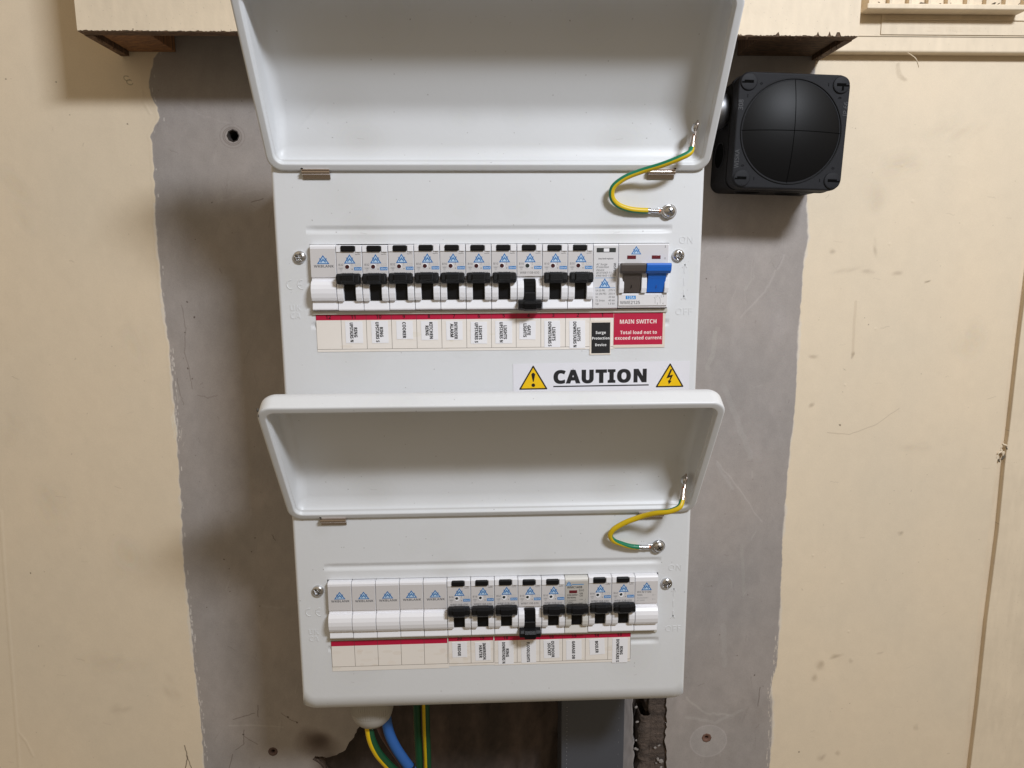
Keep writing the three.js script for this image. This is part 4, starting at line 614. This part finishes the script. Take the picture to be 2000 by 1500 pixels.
tag(obj('conduit_coupler', [new THREE.LatheGeometry([[0, -4], [8.5, -4], [9.5, 20], [12.2, 19], [14.6, 21], [15.2, 27], [14.6, 34], [12.6, 38], [10, 40], [0, 40]].map((v) => new THREE.Vector2(...v)), 36).rotateZ(-Math.PI / 2).translate(149, 127.4, -82)], steelDull), 'short steel conduit coupler between consumer unit and black box', 'conduit coupler');

// ---------------------------------------------------------------- gland, cables and trunking under the unit
{
  const t = thing('cable_gland', 'off-white ribbed cable gland under the left end of the unit', 'cable gland', [-103.6, -336, -45]);
  const gm = std(C(.4, .38, .345), .6);
  obj('dome_nut', new THREE.LatheGeometry([[0, -36.4], [9, -36.2], [12.5, -35.2], [15.6, -31.5], [17.1, -27], [17.4, -22], [17.4, -6], [15, -5], [15, 6], [0, 6]].map((v) => new THREE.Vector2(...v)), 48), gm, t);
  const ribs = []; for (let k = 0; k < 56; k++) { const a = k / 56 * Math.PI * 2; ribs.push(box(.9, 17, .9, Math.cos(a) * 17.3, -16, Math.sin(a) * 17.3)); }
  obj('grip_ribs', ribs, gm, t).userData.kind = 'stuff';
}
const stripeDark = (frac, off) => { const t = dataTex(8, 128, (x, y) => { const v = ((y / 128) + off) % 1; return v < frac ? [226, 190, 10] : [10, 72, 40]; }, true); return std(0xffffff, 0.5, 0, { map: t }); };
tag(obj('earth_cable', tube([[-107, -360, -45], [-106.4, -373, -42], [-104.5, -386, -40], [-99.5, -399, -40], [-92.5, -411, -42], [-85, -424, -46], [-78, -445, -52], [-74, -480, -58], [-74, -540, -60]], 3.7, 120), stripeDark(.3, .53)), 'green and yellow earth cable curving out of the cable gland', 'cable');
tag(obj('neutral_cable', tube([[-94, -358, -48], [-92.5, -372, -47], [-90, -386, -46], [-85, -399, -46], [-79, -411, -47], [-72, -425, -49], [-66, -445, -52], [-62, -480, -56], [-61, -540, -58]], 4.4, 120), std(C(.025, .115, .38), .5)), 'thick blue cable coming out of the cable gland', 'cable');
tag(obj('brown_cable', tube([[-101, -360, -53], [-100, -374, -53], [-97, -388, -53], [-91, -402, -54], [-84, -416, -56], [-76, -434, -58], [-70, -470, -60], [-69, -540, -60]], 3.6, 100), std(C(.12, .055, .04), .55)), 'brown cable half hidden between earth and blue cables', 'cable');
{
  const t = thing('cable_tie', 'black cable tie round the blue cable', 'cable tie', [-74.3, -421.5, -48.5]); t.rotation.z = .6;
  obj('strap', new THREE.TorusGeometry(5.2, .7, 8, 32).rotateX(Math.PI / 2).scale(1, 1.6, 1), blackMatte, t); obj('head', box(4, 3.4, 3, 4, 0, 5, .6), blackMatte, t);
}
tag(obj('earth_cable', tube([[-69.3, -330, -78], [-69.6, -400, -79], [-69.2, -440, -80], [-68.8, -560, -80]], 3.4, 60), stripeDark(.22, .7)), 'left of two straight green and yellow cables under the unit', 'cable', 'straight earth cables under the unit');
tag(obj('earth_cable', tube([[-61.2, -330, -76], [-61.6, -400, -77], [-61.4, -440, -78], [-61.6, -560, -78]], 3.4, 60), stripeDark(.3, .56)), 'right of two straight green and yellow cables under the unit', 'cable', 'straight earth cables under the unit');
{
  const t = thing('cable_trunking', 'grey vertical cable trunking in the recess under the unit', 'trunking', [92.5, -480, -140]);
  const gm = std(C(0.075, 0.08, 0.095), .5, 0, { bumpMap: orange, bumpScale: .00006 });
  obj('channel', [box(57.4, 300, 34, 0, 0, 18, 1)], gm, t);
  obj('cover_strip', [box(59.6, 300, 9, 0, 0, 39.5, 1.3)], gm, t);
  const dots = []; for (let k = 0; k < 34; k++) { dots.push(new THREE.SphereGeometry(.28, 6, 5).translate(-24.6, 80 - k * 4.2, 44.1)); if (k % 3 === 0) dots.push(new THREE.SphereGeometry(.2, 6, 5).translate(24.4, 80 - k * 4.2, 44.1)); }
  obj('punch_dots', dots, std(C(.5, .5, .52), .5), t).userData.kind = 'stuff';
}
// ---------------------------------------------------------------- old fixings in the wall
function plug(x, y, r, ri, depth, m, label, hexy) {
  const t = thing('wall_plug', label, 'wall plug', [x, y, WZ]);
  const n = hexy ? 8 : 22;
  obj('sleeve', new THREE.LatheGeometry([[ri, -depth], [ri, -1.2], [ri + .4, -.3], [r - .5, .15], [r + .3, .1], [r + .3, -depth]].map((v) => new THREE.Vector2(...v)), n).rotateX(Math.PI / 2), m, t);
  obj('bore', new THREE.CircleGeometry(r, 20).translate(0, 0, -depth + .5), blackHole, t);
}
plug(-209, 113, 4.9, 4.2, 26, std(C(.05, .04, .035), .8), 'empty dark screw hole in the plaster at upper left', true);
plug(-211.3, -449.2, 4.2, 1.6, 12, std(C(.10, .06, .05), .7), 'brown plastic wall plug in the plaster at lower left');
plug(207.1, -448.8, 4.6, 1.7, 12, std(C(.17, .09, .065), .7), 'chipped brown wall plug in a filler patch at lower right', true);

renderer.render(scene, camera);
